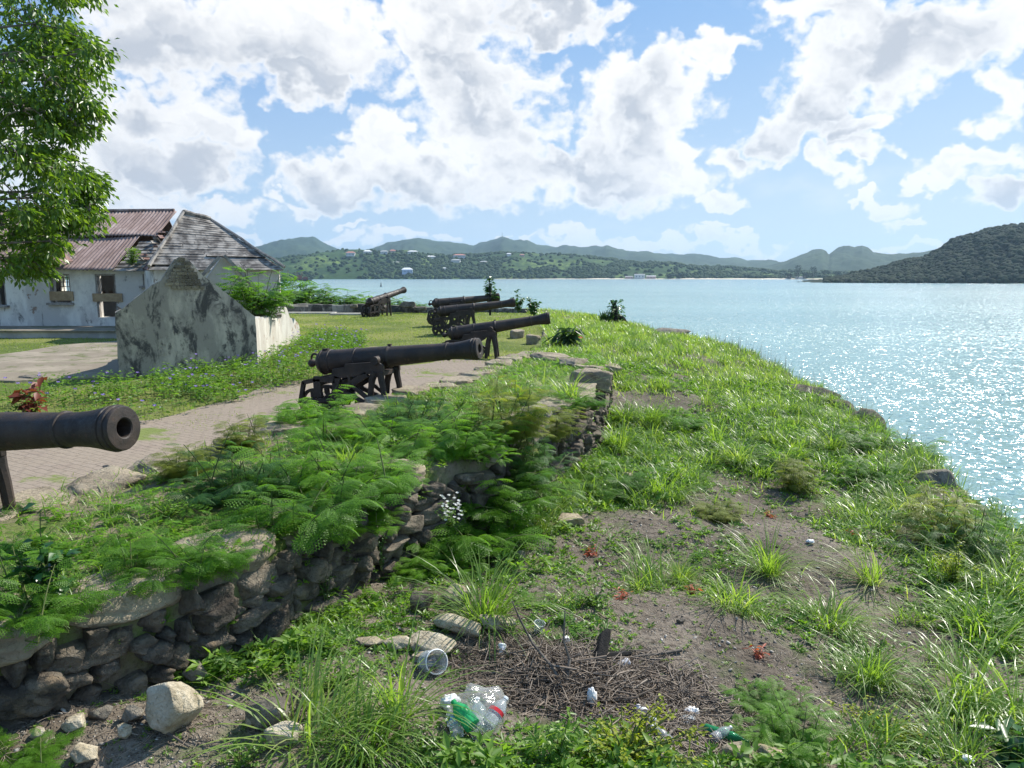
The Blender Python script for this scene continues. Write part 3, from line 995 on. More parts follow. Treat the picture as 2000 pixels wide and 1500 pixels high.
# ================================================================== cannons
def barrel_profile():
    P = []
    # cascabel: button, neck, breech face, then first and second reinforce, chase, muzzle (x along the bore, 0 at the trunnions)
    P += [(-1.47, 0), (-1.465, .035), (-1.445, .062), (-1.41, .075), (-1.375, .066), (-1.345, .045), (-1.32, .042), (-1.30, .06), (-1.28, .10), (-1.24, .155), (-1.19, .19), (-1.175, .196)]
    P += [(-1.175, .214), (-1.165, .222), (-1.14, .222), (-1.13, .214), (-1.13, .206), (-1.02, .203), (-1.015, .213), (-1.0, .217), (-.985, .213), (-.98, .202), (-.52, .193), (-.515, .203), (-.50, .207), (-.485, .203), (-.48, .190)]
    P += [(.10, .178), (.105, .190), (.12, .194), (.135, .190), (.15, .176), (.18, .170), (1.15, .140), (1.16, .139), (1.165, .150), (1.18, .153), (1.195, .150), (1.20, .139)]
    P += [(1.30, .137), (1.42, .144), (1.52, .158), (1.60, .174), (1.635, .180), (1.64, .172), (1.655, .172), (1.66, .184), (1.675, .186), (1.69, .182), (1.695, .170), (1.705, .166), (1.71, .176), (1.725, .176), (1.738, .168), (1.74, .160)]
    P += [(1.742, .085), (1.735, .074), (1.70, .072), (1.1, .072), (1.1, 0)]
    return P

def make_cannon(label):
    t = thing('cannon', label, 'cannon', group='iron cannons along the parapet')
    I = M['iron']
    b = MB()
    b.lathe(barrel_profile(), 40)
    b.tube([(0, -.36, -.03), (0, .36, -.03)], .072, 16)                        # trunnions
    b.box((-1.09, 0, .218), (.10, .07, .03)); b.box((.14, 0, .197), (.06, .05, .03))
    ring = [(-1.33 + .07 * math.cos(a), 0, .085 + .075 * math.sin(a)) for a in np.linspace(0, 2 * math.pi, 15)]
    b.tube(ring, .02, 8, cap=False)                                             # breeching loop
    ob = b.build('barrel', I, t, smooth=True, angle=34)
    ob.location = (0, 0, 1.06)
    for s in (-1, 1):
        y0, y1 = s * .27, s * .33
        c = MB()
        c.prism([(.15, .95), (.10, .99), (.07, 1.0), (.0, 1.0), (-.08, 1.0), (-.12, 1.0), (-.56, .955), (-.58, .90), (-.80, .865), (-.82, .78), (-.90, .70), (-.72, .70), (-.30, .77), (-.18, .80), (.15, .80)], y0, y1)
        ym = (y0 + y1) / 2
        c.bar((-.16, ym, .80), (-.74, ym, .46), .06, .105)                      # diagonal brace
        c.bar((-.46, ym, .60), (-.13, ym, .36), .05, .07)
        c.bar((-.70, ym, .50), (-.20, ym, .30), .05, .08)
        c.bar((-.49, ym, .80), (-.49, ym, .58), .05, .07)
        c.bar((-.72, ym, .74), (-.80, ym, .36), .06, .12)
        # stepped rear frame round the trucks
        c.bar((-.76, ym, .66), (-1.18, ym, .68), .06, .085)
        c.bar((-1.14, ym, .66), (-1.40, ym, .60), .06, .075)
        c.bar((-1.38, ym, .62), (-1.47, ym, .22), .06, .07)
        c.bar((-1.46, ym, .26), (-1.38, ym, .06), .06, .06)
        c.bar((-1.12, ym, .68), (-1.10, ym, .36), .06, .14)
        c.bar((-.74, ym, .34), (-1.46, ym, .26), .05, .07)
        c.build('cheek', I, t, bevel=.006)
        for x0, x1, x2 in ((-.02, -.10, -.13), (.08, .13, .17)):
            g = MB()
            pts = [(x0, ym, .84), (x1 * .75, ym, .70), (x1, ym, .55), (x2, ym, .20), (x2 * 1.05, ym, -.05)]
            g.tube(pts, [.066, .06, .055, .052, .058], 8)
            for i, v in enumerate(g.V):
                g.V[i] = (v[0], ym + (v[1] - ym) * .9, v[2])
            f = MB(); f.V, f.F = g.V, g.F
            f.build('leg', I, t, smooth=True)
        arch = MB()
        pts = [(-.08 + .0, ym, .62)] + [(.02 + .10 * math.cos(a), ym, .66 + .13 * math.sin(a)) for a in np.linspace(math.pi * .95, math.pi * .05, 8)] + [(.125, ym, .62)]
        arch.tube(pts, .035, 8)
        arch.build('leg_arch', I, t, smooth=True)
    for x, r in ((-1.24, .25), (-.86, .22)):
        ax = MB(); ax.tube([(x, -.40, r + .0), (x, .40, r)], .038, 10)
        ax.build('axle', I, t, smooth=True)
        for s in (-1, 1):
            w = MB()
            seg, yy, hw = 24, s * .22, .035
            rings = [(r, -hw), (r, hw), (r * .80, hw), (r * .80, -hw)]
            vs, fs = [], []
            for k in range(seg):
                a = 2 * math.pi * k / seg
                for rr, dy in rings:
                    vs.append((x + rr * math.cos(a), yy + dy, r + rr * math.sin(a)))
            for k in range(seg):
                k2 = (k + 1) % seg
                for j in range(4):
                    j2 = (j + 1) % 4
                    fs.append((k * 4 + j, k2 * 4 + j, k2 * 4 + j2, k * 4 + j2))
            w.add(vs, fs)
            w.tube([(x, yy - .06, r), (x, yy + .06, r)], r * .30, 14)
            for k in range(5):
                a = 2 * math.pi * k / 5 + .4
                w.bar((x + r * .22 * math.cos(a), yy, r + r * .22 * math.sin(a)), (x + r * .86 * math.cos(a), yy, r + r * .86 * math.sin(a)), r * .36, .045, up=(0, 1, 0))
            w.build('wheel', I, t, smooth=True, angle=30)
    for cx, cz, cw, ch_ in ((-.70, .62, .10, .10), (-1.12, .60, .08, .09), (.02, .80, .12, .08)):
        cr = MB(); cr.box((cx, 0, cz), (cw, .54, ch_))
        cr.build('cross_beam', I, t, bevel=.006)
    cr = MB(); cr.bar((-.72, 0, .66), (-.80, 0, .92), .12, .12)
    cr.build('elevating_screw', I, t, bevel=.006)
    return t

GUNS = [  # muzzle pixel, distance along the axis, turn towards the viewer in degrees, climb of the barrel, label
    ((243, 836), 5.73, 15, 4.5, 'nearest cannon, its rust brown muzzle cutting in at the left edge'),
    ((937, 681), 12.0, 17, 6.3, 'dark iron cannon on an open iron carriage, second from the viewer beside the brick path'),
    ((1074, 621), 21.5, 3, 9.4, 'third cannon in the row, its muzzle reaching farthest right over the bank'),
    ((1006, 591), 28.6, -5, 6.8, 'fourth cannon, long barrel just behind the third one'),
    ((975, 580), 33.0, -14, 5.4, 'fifth cannon, mostly hidden behind the fourth one'),
    ((790, 566), 41.3, -58, 12.0, 'farthest cannon, alone by the low wall and pointing up towards the harbour')]
gun0 = None
for i, (mp_, zc, beta, climb, lab) in enumerate(GUNS):
    mz = px(mp_[0], mp_[1], zc)
    yaw, pit = R(-beta), R(climb)
    ax = np.array([math.cos(yaw) * math.cos(pit), math.sin(yaw) * math.cos(pit), math.sin(pit)])
    tr = mz - ax * 1.74
    if gun0 is None:
        g = gun0 = make_cannon(lab)
    else:
        g = dup(gun0, (0, 0, 0), 0, 1, lab)
    g.location = (tr[0], tr[1], tr[2] - 1.06)
    g.rotation_euler = (0, 0, yaw)
    for ch in g.children:
        if ch.name.startswith('barrel'):
            ch.rotation_euler = (0, -pit, 0)
    print('gun', i, tr.round(2), 'ground', float(ground_z(tr[0], tr[1])), 'base', tr[2] - 1.06)

# ================================================================== the long ruined house
def wall_grid(name, mat, origin, ux, length, z0, z1, thick, holes, parent, ragged=None, inward=None):
    """upright wall along ux from origin, with rectangular openings (s0, s1, za, zb), as one closed shell"""
    ux = Vector((ux[0], ux[1], 0)).normalized()
    nrm = Vector((-ux.y, ux.x, 0)) if inward is None else Vector(inward)
    ss = sorted(set([0, length] + [q for h in holes for q in h[:2]] + list(np.arange(.6, length, .6))))
    zz = sorted(set([z0, z1] + [q for h in holes for q in h[2:]]))
    ss = [q for q in ss if 0 <= q <= length]; zz = [q for q in zz if z0 <= q <= z1]
    def solid(i, j):
        if not (0 <= i < len(ss) - 1 and 0 <= j < len(zz) - 1):
            return False
        a, b = (ss[i] + ss[i + 1]) / 2, (zz[j] + zz[j + 1]) / 2
        return not any(h[0] < a < h[1] and h[2] < b < h[3] for h in holes)
    mb = MB()
    P = lambda s_, z, d: Vector(origin) + ux * s_ + nrm * d + Vector((0, 0, z - origin[2]))
    for i in range(len(ss) - 1):
        for j in range(len(zz) - 1):
            if not solid(i, j):
                continue
            a, b, c, d = ss[i], ss[i + 1], zz[j], zz[j + 1]
            mb.add([P(a, c, 0), P(b, c, 0), P(b, d, 0), P(a, d, 0)], [(0, 1, 2, 3)])
            mb.add([P(a, c, thick), P(b, c, thick), P(b, d, thick), P(a, d, thick)], [(3, 2, 1, 0)])
            for di, dj, q in ((-1, 0, (a, c, a, d)), (1, 0, (b, c, b, d)), (0, -1, (a, c, b, c)), (0, 1, (a, d, b, d))):
                if not solid(i + di, j + dj):
                    mb.add([P(q[0], q[1], 0), P(q[2], q[3], 0), P(q[2], q[3], thick), P(q[0], q[1], thick)], [(0, 1, 2, 3)])
    o = mb.build(name, mat, parent)
    me = o.data
    bm = bmesh.new(); bm.from_mesh(me)
    bmesh.ops.remove_doubles(bm, verts=bm.verts[:], dist=.001)
    bmesh.ops.recalc_face_normals(bm, faces=bm.faces[:])
    bm.to_mesh(me); bm.free()
    return o

house = thing('ruined_house', 'long derelict whitewashed house with rusty corrugated roof and boarded openings', 'house', (0, 0, 0))
FY = 29.8                                   # front wall plane
zcF = 29.6
def fx(u): return (u - 1000) / FPX * zcF
def fz(v): return CAM_H + zcF * (-SP + CP * (750 - v) / FPX)
X0, X1 = -31.0, fx(303)
zb, ze = .40, fz(521)
holes = []
ops = [('w', -60, -34, 545, 596), ('w', -14, 12, 545, 596), ('w', 98, 139, 535, 591), ('d', 188, 228, 535, 620), ('w', 281, 301, 535, 558), ('w', -140, -110, 540, 592)]
for k, u0, u1, v0, v1 in ops:
    holes.append((fx(u0) - X0, fx(u1) - X0, fz(v1), fz(v0)))
wall_grid('front_wall', M['facade'], (X0, FY, zb), (1, 0), X1 - X0, zb - .3, ze, .45, holes, house)
# back wall with openings that let the light through behind the second window
bh = [(fx(119) * 1.205 - X0, fx(142) * 1.205 - X0, fz(575), fz(532)), (4, 5, 1.0, 2.2), (9.6, 10.6, 1.0, 2.2)]
wall_grid('back_wall', M['facade'], (X0, FY + 6.2, zb), (1, 0), X1 - X0 + 3, zb - .3, ze, .4, bh, house)
wall_grid('end_wall', M['facade'], (X0, FY + .45, zb), (0, 1), 5.75, zb - .3, ze, .4, [], house)
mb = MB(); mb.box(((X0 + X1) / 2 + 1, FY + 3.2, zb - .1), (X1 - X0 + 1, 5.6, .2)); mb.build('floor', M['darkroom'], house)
for (k, u0, u1, v0, v1), h in zip(ops, holes):
    a, b = X0 + h[0], X0 + h[1]
    f = MB()
    w = .07
    f.box((a + w / 2, FY + .10, (h[2] + h[3]) / 2), (w, .14, h[3] - h[2]))
    f.box((b - w / 2, FY + .10, (h[2] + h[3]) / 2), (w, .14, h[3] - h[2]))
    f.box(((a + b) / 2, FY + .10, h[3] - w / 2), (b - a - 2 * w - .006, .137, w))
    fr = f.build('door_frame' if k == 'd' else 'window_frame', M['frame'], house)
    if (u0, k) in ((98, 'w'), (188, 'd')):
        g = MB()
        va, vb = (573, 589) if k == 'd' else (569, 587)
        g.box(((a + b) / 2 + .06, FY - .045, (fz(va) + fz(vb)) / 2), (b - a + (.36 if k == 'd' else .1), .05, fz(va) - fz(vb)))
        g.build('board', M['ply'], fr)
    if k == 'w':
        sl = MB(); sl.box(((a + b) / 2, FY - .05, h[2] - .05), (b - a + .2, .22, .09)); sl.build('sill', M['frame'], fr)
# grille in the window at the back
g = MB()
a, b = X0 + bh[0][0], X0 + bh[0][1]
for k in range(4):
    g.bar((a + (b - a) * k / 3, FY + 6.1, bh[0][2]), (a + (b - a) * k / 3, FY + 6.1, bh[0][3]), .035, .035)
for k in range(5):
    zq = bh[0][2] + (bh[0][3] - bh[0][2]) * k / 4
    g.bar((a, FY + 6.14, zq), (b, FY + 6.14, zq), .03, .03)
g.build('window_grille', M['frame'], house)

# corrugated main roof: front slope, one sheet course above the other
RX, RZ = FY + 4.2, None
zr = CAM_H + (RX) * .985 * (-SP + CP * (750 - 414) / FPX)
def corrugated(name, x0, x1, s0, s1, y0, z0, y1, z1, mat, parent, pitch=.152, amp=.022, jag=0.0, seed=1, lift=0.0):
    nx = int((x1 - x0) / pitch * 7)
    xs = np.linspace(x0, x1, nx)
    sv = np.linspace(s0, s1, 14)
    Xg, Sg = np.meshgrid(xs, sv)
    jg = (np.floor(hash2(np.floor(xs / .76), xs * 0, seed) * 3) / 3 - .5) * jag
    Sg = Sg + jg[None] * (np.abs(np.linspace(-1, 1, 14))[:, None] > .95)
    sag = .05 * np.sin(Xg * .9 + seed) * np.sin(Sg * 3)
    nrm = np.array([-(z1 - z0), (y1 - y0)]) / math.hypot(z1 - z0, y1 - y0)
    wv = amp * np.sin(Xg / pitch * 2 * math.pi) + lift + sag + (fbm(Xg * .5, Sg * 4, 2, seed) - .5) * .08
    Yg = y0 + (y1 - y0) * Sg + nrm[0] * wv
    Zg = z0 + (z1 - z0) * Sg + nrm[1] * wv
    o = grid_mesh(name, Xg, Yg, Zg, mat, True, parent)
    sm = o.modifiers.new('thickness', 'SOLIDIFY'); sm.thickness = .012
    return o
ey, ez = FY - .35, ze - .10
corrugated('roof', X0 - .4, fx(256) * 1.03, 0.0, .56, ey, ez, RX, zr, M['rust'], house, seed=2, jag=.02)
corrugated('roof', X0 - .4, fx(345) * 1.12, .52, 1.0, ey, ez, RX, zr, M['rust'], house, seed=4, jag=.02, lift=.035)
bk = MB()
bk.add([(X0 - .4, RX, zr), (X1 - 1.3, RX, zr), (X1 - 1.3, FY + 6.9, ez), (X0 - .4, FY + 6.9, ez)], [(0, 1, 2, 3)])
o = bk.build('roof', M['rust'], house); o.modifiers.new('thickness', 'SOLIDIFY').thickness = .03
# patched corner where the sheets are gone: bare boards, laths and fallen bits
bd = MB()
for k in range(9):
    s_ = .03 + k * .055
    yy, zz_ = ey + (RX - ey) * s_, ez + (zr - ez) * s_ - .10
    bd.box((fx(270) + rng.uniform(-.03, .03), yy, zz_), (1.5 + rng.uniform(-.3, .3), .20, .03), M=Matrix.Rotation(math.atan2(zr - ez, RX - ey), 3, 'X'))
bd.build('roof_boards', M['boards'], house)
for k in range(12):
    c = MB(); s_ = rng.uniform(.1, .62)
    c.box((fx(rng.uniform(268, 296)), ey + (RX - ey) * s_, ez + (zr - ez) * s_ + .04), (rng.uniform(.15, .5), rng.uniform(.06, .25), .03), M=Matrix.Rotation(rng.uniform(0, 3), 3, 'Z') @ Matrix.Rotation(.6 + rng.uniform(-.4, .4), 3, 'X'))
    c.build('fallen_lath', M['redboard'] if k % 2 else M['boards'], house)
rc = MB(); rc.tube([(X0 - .4, RX, zr + .05), (-24, RX, zr + .07), (-20, RX, zr + .03), (fx(345) * 1.13, RX, zr + .06)], .07, 8)
rc.build('ridge_cap', M['rust'], house, True)
# small hipped porch roof under the tree
pr_ = MB()
pz = fz(511)
pr_.add([(fx(70), FY - 1.3, pz - .05), (fx(142), FY - 1.3, pz - .02), (fx(118), FY - .2, pz + .75), (fx(72), FY - .2, pz + .75), (fx(142), FY + .2, pz)], [(0, 1, 2, 3), (1, 4, 2)])
o = pr_.build('porch_roof', M['redboard'], house); o.modifiers.new('thickness', 'SOLIDIFY').thickness = .03

# hipped wing at the right end
A = Vector((-12.95, 27.0, 2.76)); B = Vector((-8.75, 28.0, 2.76)); C = Vector((-11.0, 33.8, 2.76)); D = Vector((-15.1, 30.4, 2.74))
R1 = Vector((-12.75, 29.3, 4.83)); R2 = Vector((-12.0, 30.0, 4.62)); R3 = Vector((-13.4, 34.0, 4.75))
def boarded(name, P0, P1, Q0, Q1, rows, mat, parent, gap=.86):
    """overlapping boards from the eave edge P0-P1 up to the ridge edge Q0-Q1"""
    mb = MB()
    nrm = (P1 - P0).cross(Q0 - P0).normalized()
    if nrm.z < 0:
        nrm = -nrm
    for k in range(rows):
        t0, t1 = k / rows, (k + 1.08) / rows
        a, b = P0.lerp(Q0, t0), P1.lerp(Q1, t0)
        c, d = P1.lerp(Q1, min(t1, 1)), P0.lerp(Q0, min(t1, 1))
        L = (b - a).length
        npc = max(1, int(L / rng.uniform(.9, 1.7)))
        cuts = [0] + sorted(rng.uniform(.08, .92, npc - 1)) + [1]
        for i in range(npc):
            if rng.uniform() < .06:
                continue
            up = nrm * (.02 + rng.uniform(-.006, .012) + (rng.uniform(0, .05) if rng.uniform() < .1 else 0)); lo = nrm * .004
            j0, j1 = cuts[i] + .003, cuts[i + 1] - .003
            w = [a.lerp(b, j0) + up, a.lerp(b, j1) + up * rng.uniform(.8, 1.3), d.lerp(c, j1) + lo * 3, d.lerp(c, j0) + lo * 3]
            th = nrm * .02
            mb.add(w + [q - th for q in w], [(0, 1, 2, 3), (7, 6, 5, 4), (0, 4, 5, 1), (1, 5, 6, 2), (2, 6, 7, 3), (3, 7, 4, 0)])
    return mb.build(name, mat, parent)
boarded('wing_roof', A + Vector((-.1, -.25, -.12)), B + Vector((.25, -.2, -.12)), R1, R2, 22, M['boards'], house)
boarded('wing_roof', D, A + Vector((-.15, -.2, -.12)), R3 * .5 + R1 * .5, R1, 7, M['redboard'], house)
boarded('wing_roof', B + Vector((.25, -.2, -.12)), C + Vector((.3, 0, -.12)), R2, R2.lerp(C, .02), 16, M['boards'], house)
sh = MB()
dn = Vector((0, 0, -.05))
sh.add([A + dn, B + dn, R2 + dn, R1 + dn, C + dn, R3 + dn, D + dn], [(0, 1, 2, 3), (1, 4, 2), (4, 5, 3, 2), (6, 0, 3, 5)])
sh.build('wing_roof_deck', M['frame'], house)
for p_, q_, r_ in ((A + Vector((-.05, -.3, -.04)), R1, .07), (B + Vector((.25, -.2, -.05)), R2, .06), (R1, R2, .08), (R1, R3, .08), (D, R3.lerp(R1, .5), .06)):
    t_ = MB(); n_ = 7
    pts = [p_.lerp(q_, k / n_) + Vector((rng.uniform(-.02, .02), rng.uniform(-.02, .02), .06 + rng.uniform(-.02, .03))) for k in range(n_ + 1)]
    t_.tube(pts, r_, 6); t_.build('hip_board', M['boards'] if r_ > .065 else M['frame'], house)
ux = (B - A); L = math.hypot(ux.x, ux.y)
wall_grid('wing_wall', M['facade'], (A.x, A.y, 0), (ux.x, ux.y), L, -.3, 2.68, .4, [(.9, 1.8, .9, 2.1)], house)
ux = (C - B); L = math.hypot(ux.x, ux.y)
wall_grid('wing_wall', M['facade'], (B.x, B.y + .02, 0), (ux.x, ux.y), L, -.3, 2.68, .4, [(2.2, 3.1, .9, 2.0)], house)
ux = (A - D); L = math.hypot(ux.x, ux.y)
wall_grid('wing_wall', M['facade'], (D.x, D.y, 0), (ux.x, ux.y), L - .02, -.3, 2.64, .4, [], house)

# raised stone platform in front of the house
pf = thing('stone_platform', 'low stone block platform running in front of the whitewashed house', 'platform', (-22, 27.4, 0))
mb = MB(); mb.box((-1.4, 1.25, .13), (18.6, 2.5, .5))
mb.build('platform_base', M['plinth'], pf, bevel=.02)
mb = MB(); mb.box((-1.4, 1.17, .405), (18.8, 2.52, .06)); mb.build('platform_top', M['padm'], pf, bevel=.02)

# ------------------------------------------------------------------ roofless gabled hut
hut = thing('roofless_hut', 'roofless stone hut with a tall stained plaster gable facing the path', 'hut', (0, 0, 0))
FL, FR = Vector((-9.4, 17.5, 0)), Vector((-6.6, 19.0, 0))
BR, BL = Vector((-7.5, 24.0, 0)), Vector((-10.3, 22.5, 0))
def gable(name, a, b, outline, thick, mat, parent, seed, rough=.04):
    """outline: (share along a-b, height) from foot to foot; dense and ragged on its upper edge"""
    d = (b - a); L = d.length; d.normalize()
    n = Vector((-d.y, d.x, 0))
    pts = []
    for (s0, z0), (s1, z1) in zip(outline[:-1], outline[1:]):
        k = max(2, int(math.hypot((s1 - s0) * L, z1 - z0) / .10))
        for i in range(k):
            t = i / k
            s_, z = s0 + (s1 - s0) * t, z0 + (z1 - z0) * t
            if z > .4:
                q = (float(fbm(s_ * L * 3.1, z * 3.1, 4, seed)) - .5) * 2 * rough
                z += q; s_ += q * .5 / L
            pts.append((s_, z))
    pts.append(outline[-1])
    mb = MB()
    fr_ = [a + d * (s_ * L) + Vector((0, 0, z)) for s_, z in pts]
    bk_ = [p + n * thick + Vector((0, 0, rng.uniform(-.02, .02))) for p in fr_]
    m_ = len(pts)
    # fan strips from a base line keep the faces tidy
    mb.add(fr_ + bk_, [tuple(range(m_)), tuple(range(2 * m_ - 1, m_ - 1, -1))] + [(i, i + m_, (i + 1) % m_ + m_, (i + 1) % m_) for i in range(m_)])
    o = mb.build(name, mat, parent)
    bm = bmesh.new(); bm.from_mesh(o.data)
    bmesh.ops.triangulate(bm, faces=bm.faces[:])
    bm.to_mesh(o.data); bm.free()
    return o
gable('gable_wall', FL, FR, [(0, -.3), (0, 1.55), (.06, 1.68), (.26, 2.22), (.33, 2.33), (.37, 2.55), (.43, 2.82), (.47, 2.90), (.52, 2.86), (.56, 2.70), (.63, 2.46), (.74, 2.17), (.90, 1.72), (1.0, 1.40), (1.0, -.3)], .38, M['gable'], hut, 3, .05)
# plaster coat stops short of the brick apex: bare courses show above it
bc = MB()
d_ = (FR - FL).normalized(); n_ = Vector((d_.y, -d_.x, 0)); LL = (FR - FL).length
for r_ in range(9):
    z = 2.16 + r_ * .085
    half = (2.95 - z) * .55
    c_ = .475 * LL
    s_ = c_ - half
    while s_ < c_ + half - .05:
        w_ = rng.uniform(.12, .24)
        cen = FL + d_ * (s_ + w_ / 2) + n_ * (.012 + rng.uniform(-.004, .010)) + Vector((0, 0, z))
        if rng.uniform() < .93:
            bc.box(cen, (w_ * .92, .05, .072), rz=math.atan2(d_.y, d_.x))
        s_ += w_
bc.build('bare_brickwork', M['coping'], hut)
gable('side_wall', FR + Vector((-.02, .06, 0)), BR, [(.0, -.3), (.0, 1.36), (.2, 1.30), (.35, 1.22), (.5, 1.25), (.62, 1.05), (.8, 1.12), (1.0, 1.08), (1.0, -.3)], .36, M['whitewall'], hut, 6, .10)
gable('side_wall', BL, FL.lerp(BL, .075), [(.0, -.3), (.0, 1.5), (.3, 1.45), (.55, 1.25), (.8, 1.5), (1.0, 1.52), (1.0, -.3)], .36, M['whitewall'], hut, 9, .10)
gable('gable_wall', BL, BR, [(0, -.3), (0, 1.5), (.3, 2.3), (.46, 3.02), (.54, 2.95), (.68, 2.4), (.80, 1.8), (1.0, 1.2), (1.0, -.3)], .3, M['whitewall'], hut, 12, .06)
for s_, e_, r_ in (((.455, 3.02), (.14, 1.92), .09), ((.50, 3.06), (.80, 2.0), .09)):
    rf = MB(); dd = (BR - BL)
    p_, q_ = BL + dd * s_[0] + Vector((0, -.12, s_[1])), BL + dd * e_[0] + Vector((0, -.12, e_[1]))
    rf.bar(p_, q_, .12, r_); rf.build('rafter', M['frame'], hut)
gable('broken_wall', Vector((-7.62, 24.3, 0)), Vector((-7.55, 26.2, 0)), [(0, -.3), (0, 1.2), (.15, 1.5), (.3, 1.35), (.5, 1.05), (.75, .9), (1.0, .6), (1.0, -.3)], .35, M['whitewall'], hut, 15, .12)
# fallen roof timbers sticking out at the back
for a_, b_ in (((-8.1, 24.4, 1.5), (-7.2, 26.0, 1.4)), ((-8.3, 24.8, 1.2), (-7.7, 25.4, 1.6)), ((-7.3, 23.2, 1.2), (-7.9, 24.9, 1.75))):
    t_ = MB(); t_.bar(a_, b_, .14, .08); t_.build('fallen_timber', M['frame'], hut)

# ------------------------------------------------------------------ low wall at the far end of the lawn
lw = thing('low_wall', 'low stained boundary wall behind the farthest cannon', 'wall', (0, 0, 0))
xs = np.arange(-24, 1.4, .25)
top = lerp(xs, [-24, -12.2, -8.9, -6.6, -5.7, -4.3, -2.2, -1.6, 1.4], [.75, .78, .80, .66, .60, .68, .95, .62, .5]) + (hash2(np.floor(xs / .7), xs * 0, 5) - .5) * .10
wy = 43.2 + (vnoise(xs * .5, xs * 0, 2) - .5) * .2
prof = [(-.22, -.3), (-.22, None), (.22, None), (.22, -.3)]
X = np.repeat(xs[:, None], 6, 1)
Y = np.stack([wy - .24, wy - .22, wy - .19, wy + .19, wy + .22, wy + .24], 1)
Z = np.stack([xs * 0, top - .04, top, top, top - .04, xs * 0], 1) - 0
grid_mesh('wall_body', X, Y, Z, M['lowwall'], False, lw)
for (u, v, ln, h) in ((795, 595, .95, .34), (820, 602, .7, .2), (748, 602, .4, .25), (690, 598, .45, .2)):
    q = px(u, v, 42.4)
    tv, tf = SLABS[rng.integers(5)]
    mesh_np('cap_stone', tv @ np.diag([ln, .5, h * 1.1]) + q, tf, M['greyrock'], lw, True)
for (u, v, ln, lab) in ((625, 613, 3.0, 'long flat white slab lying in the lawn before the low wall'), (660, 615, 1.9, 'shorter flat white slab at the right end of the long white one')):
    q = on_ground(u, v)
    mb = MB(); mb.box((0, 0, 0), (ln, .5, .12))
    o = mb.build('fallen_slab', M['whitewall'], None, bevel=.02)
    o.location = (q[0] - (0.6 if ln > 2.5 else -.55), q[1], q[2] + .04); tag(o, lab, 'slab')

# ================================================================== houses over the harbour, barge, buoy, beach sheds
def far_at(hill, u, v):
    t = hill.hit(u, v)
    x, y = hill.place(np.array([float(u)]), np.array([t]))
    return float(x[0]), float(y[0]), float(hill.z(np.array([float(u)]), np.array([t]))[0])
def flat(name, col, rough=.7):
    m, N = material(name)
    n = N.noise(opos(N), .6, 4, .6)
    return finish(m, N, principled(N, N.mix(N.step(n, .35, .65), tuple(c * .85 for c in col), col), rough))
M['hw'] = flat('house_white', (.72, .70, .66)); M['hp'] = flat('house_pink', (.62, .42, .36)); M['hb'] = flat('house_blue_white', (.55, .62, .78))
M['rr'] = flat('roof_red', (.50, .20, .15)); M['rg'] = flat('roof_grey', (.45, .45, .44)); M['rw'] = flat('roof_white', (.80, .79, .77)); M['gl'] = flat('window_dark', (.03, .04, .05), .2)
HOUSES = [(693, 497, 17, 9, 'hw', 'rr', 'red roofed white villa at the left end of the ridge houses'), (725, 494, 15, 9, 'hw', 'rw', 'white villa with a pale roof second from left on the ridge'), (757, 493, 15, 7, 'hw', 'rg', 'long low grey roofed villa third from left on the ridge'),
 (773, 492, 11, 8, 'hp', 'rr', 'pinkish villa with a dark tree above it on the ridge'), (811, 493, 20, 7, 'hw', 'rw', 'long white villa at the right end of the grassy ridge'), (845, 502, 18, 6, 'hw', 'rw', 'white roofed bungalow below the ridge right of the meadow'),
 (900, 501, 24, 8, 'hw', 'rr', 'wide villa with a pale red roof on the dark wooded knoll'), (893, 509, 18, 6, 'hw', 'rg', 'grey hip roofed house just below the wide red roofed villa'), (871, 524, 7, 5, 'hw', 'rw', 'tiny white hut alone among the dark trees'),
 (800, 532, 21, 13, 'hb', 'rw', 'large bluish white house low on the slope above the water'), (946, 513, 13, 7, 'hp', 'rg', 'pinkish house at the right edge of the wooded knoll'), (994, 497, 9, 6, 'hw', 'rw', 'small white house on the skyline beneath the mast peak'),
 (1019, 498, 9, 5, 'hp', 'rr', 'small pinkish house on the skyline right of the white one'), (779, 512, 14, 4, 'hw', 'rg', 'faint grey house in the middle of the meadow slope')]
for (u, v, wpx, hpx, wm, rm, lab) in HOUSES:
    x, y, z = far_at(H_NEAR, u, v + 3)
    D = math.hypot(x, y)
    w, h = wpx * D / FPX * 1.05, max(3.2, hpx * D / FPX * .62)
    dep = w * .6
    t = thing('hillside_house', lab, 'house', (x, y, z), math.atan2(-x, y) + rng.uniform(-.25, .25), 'houses on the green hill')
    b = MB(); b.box((0, 0, h / 2 - 1), (w * .9, dep, h + 2)); b.build('wall', M[wm], t)
    rf = MB(); e = .55; rh = h * .45
    a = [(-w / 2 - e, -dep / 2 - e, h), (w / 2 + e, -dep / 2 - e, h), (w / 2 + e, dep / 2 + e, h), (-w / 2 - e, dep / 2 + e, h), (-w * .25, 0, h + rh), (w * .25, 0, h + rh)]
    rf.add(a, [(0, 1, 5, 4), (1, 2, 5), (2, 3, 4, 5), (3, 0, 4), (0, 3, 2, 1)]); rf.build('roof', M[rm], t)
    nw = max(2, int(w / 4.5))
    for k in range(nw):
        wd = MB(); wd.box((-w * .36 + w * .72 * k / (nw - 1), -dep / 2 - .02, h * .55), (1.6, .12, h * .42)); wd.build('window', M['gl'], t)
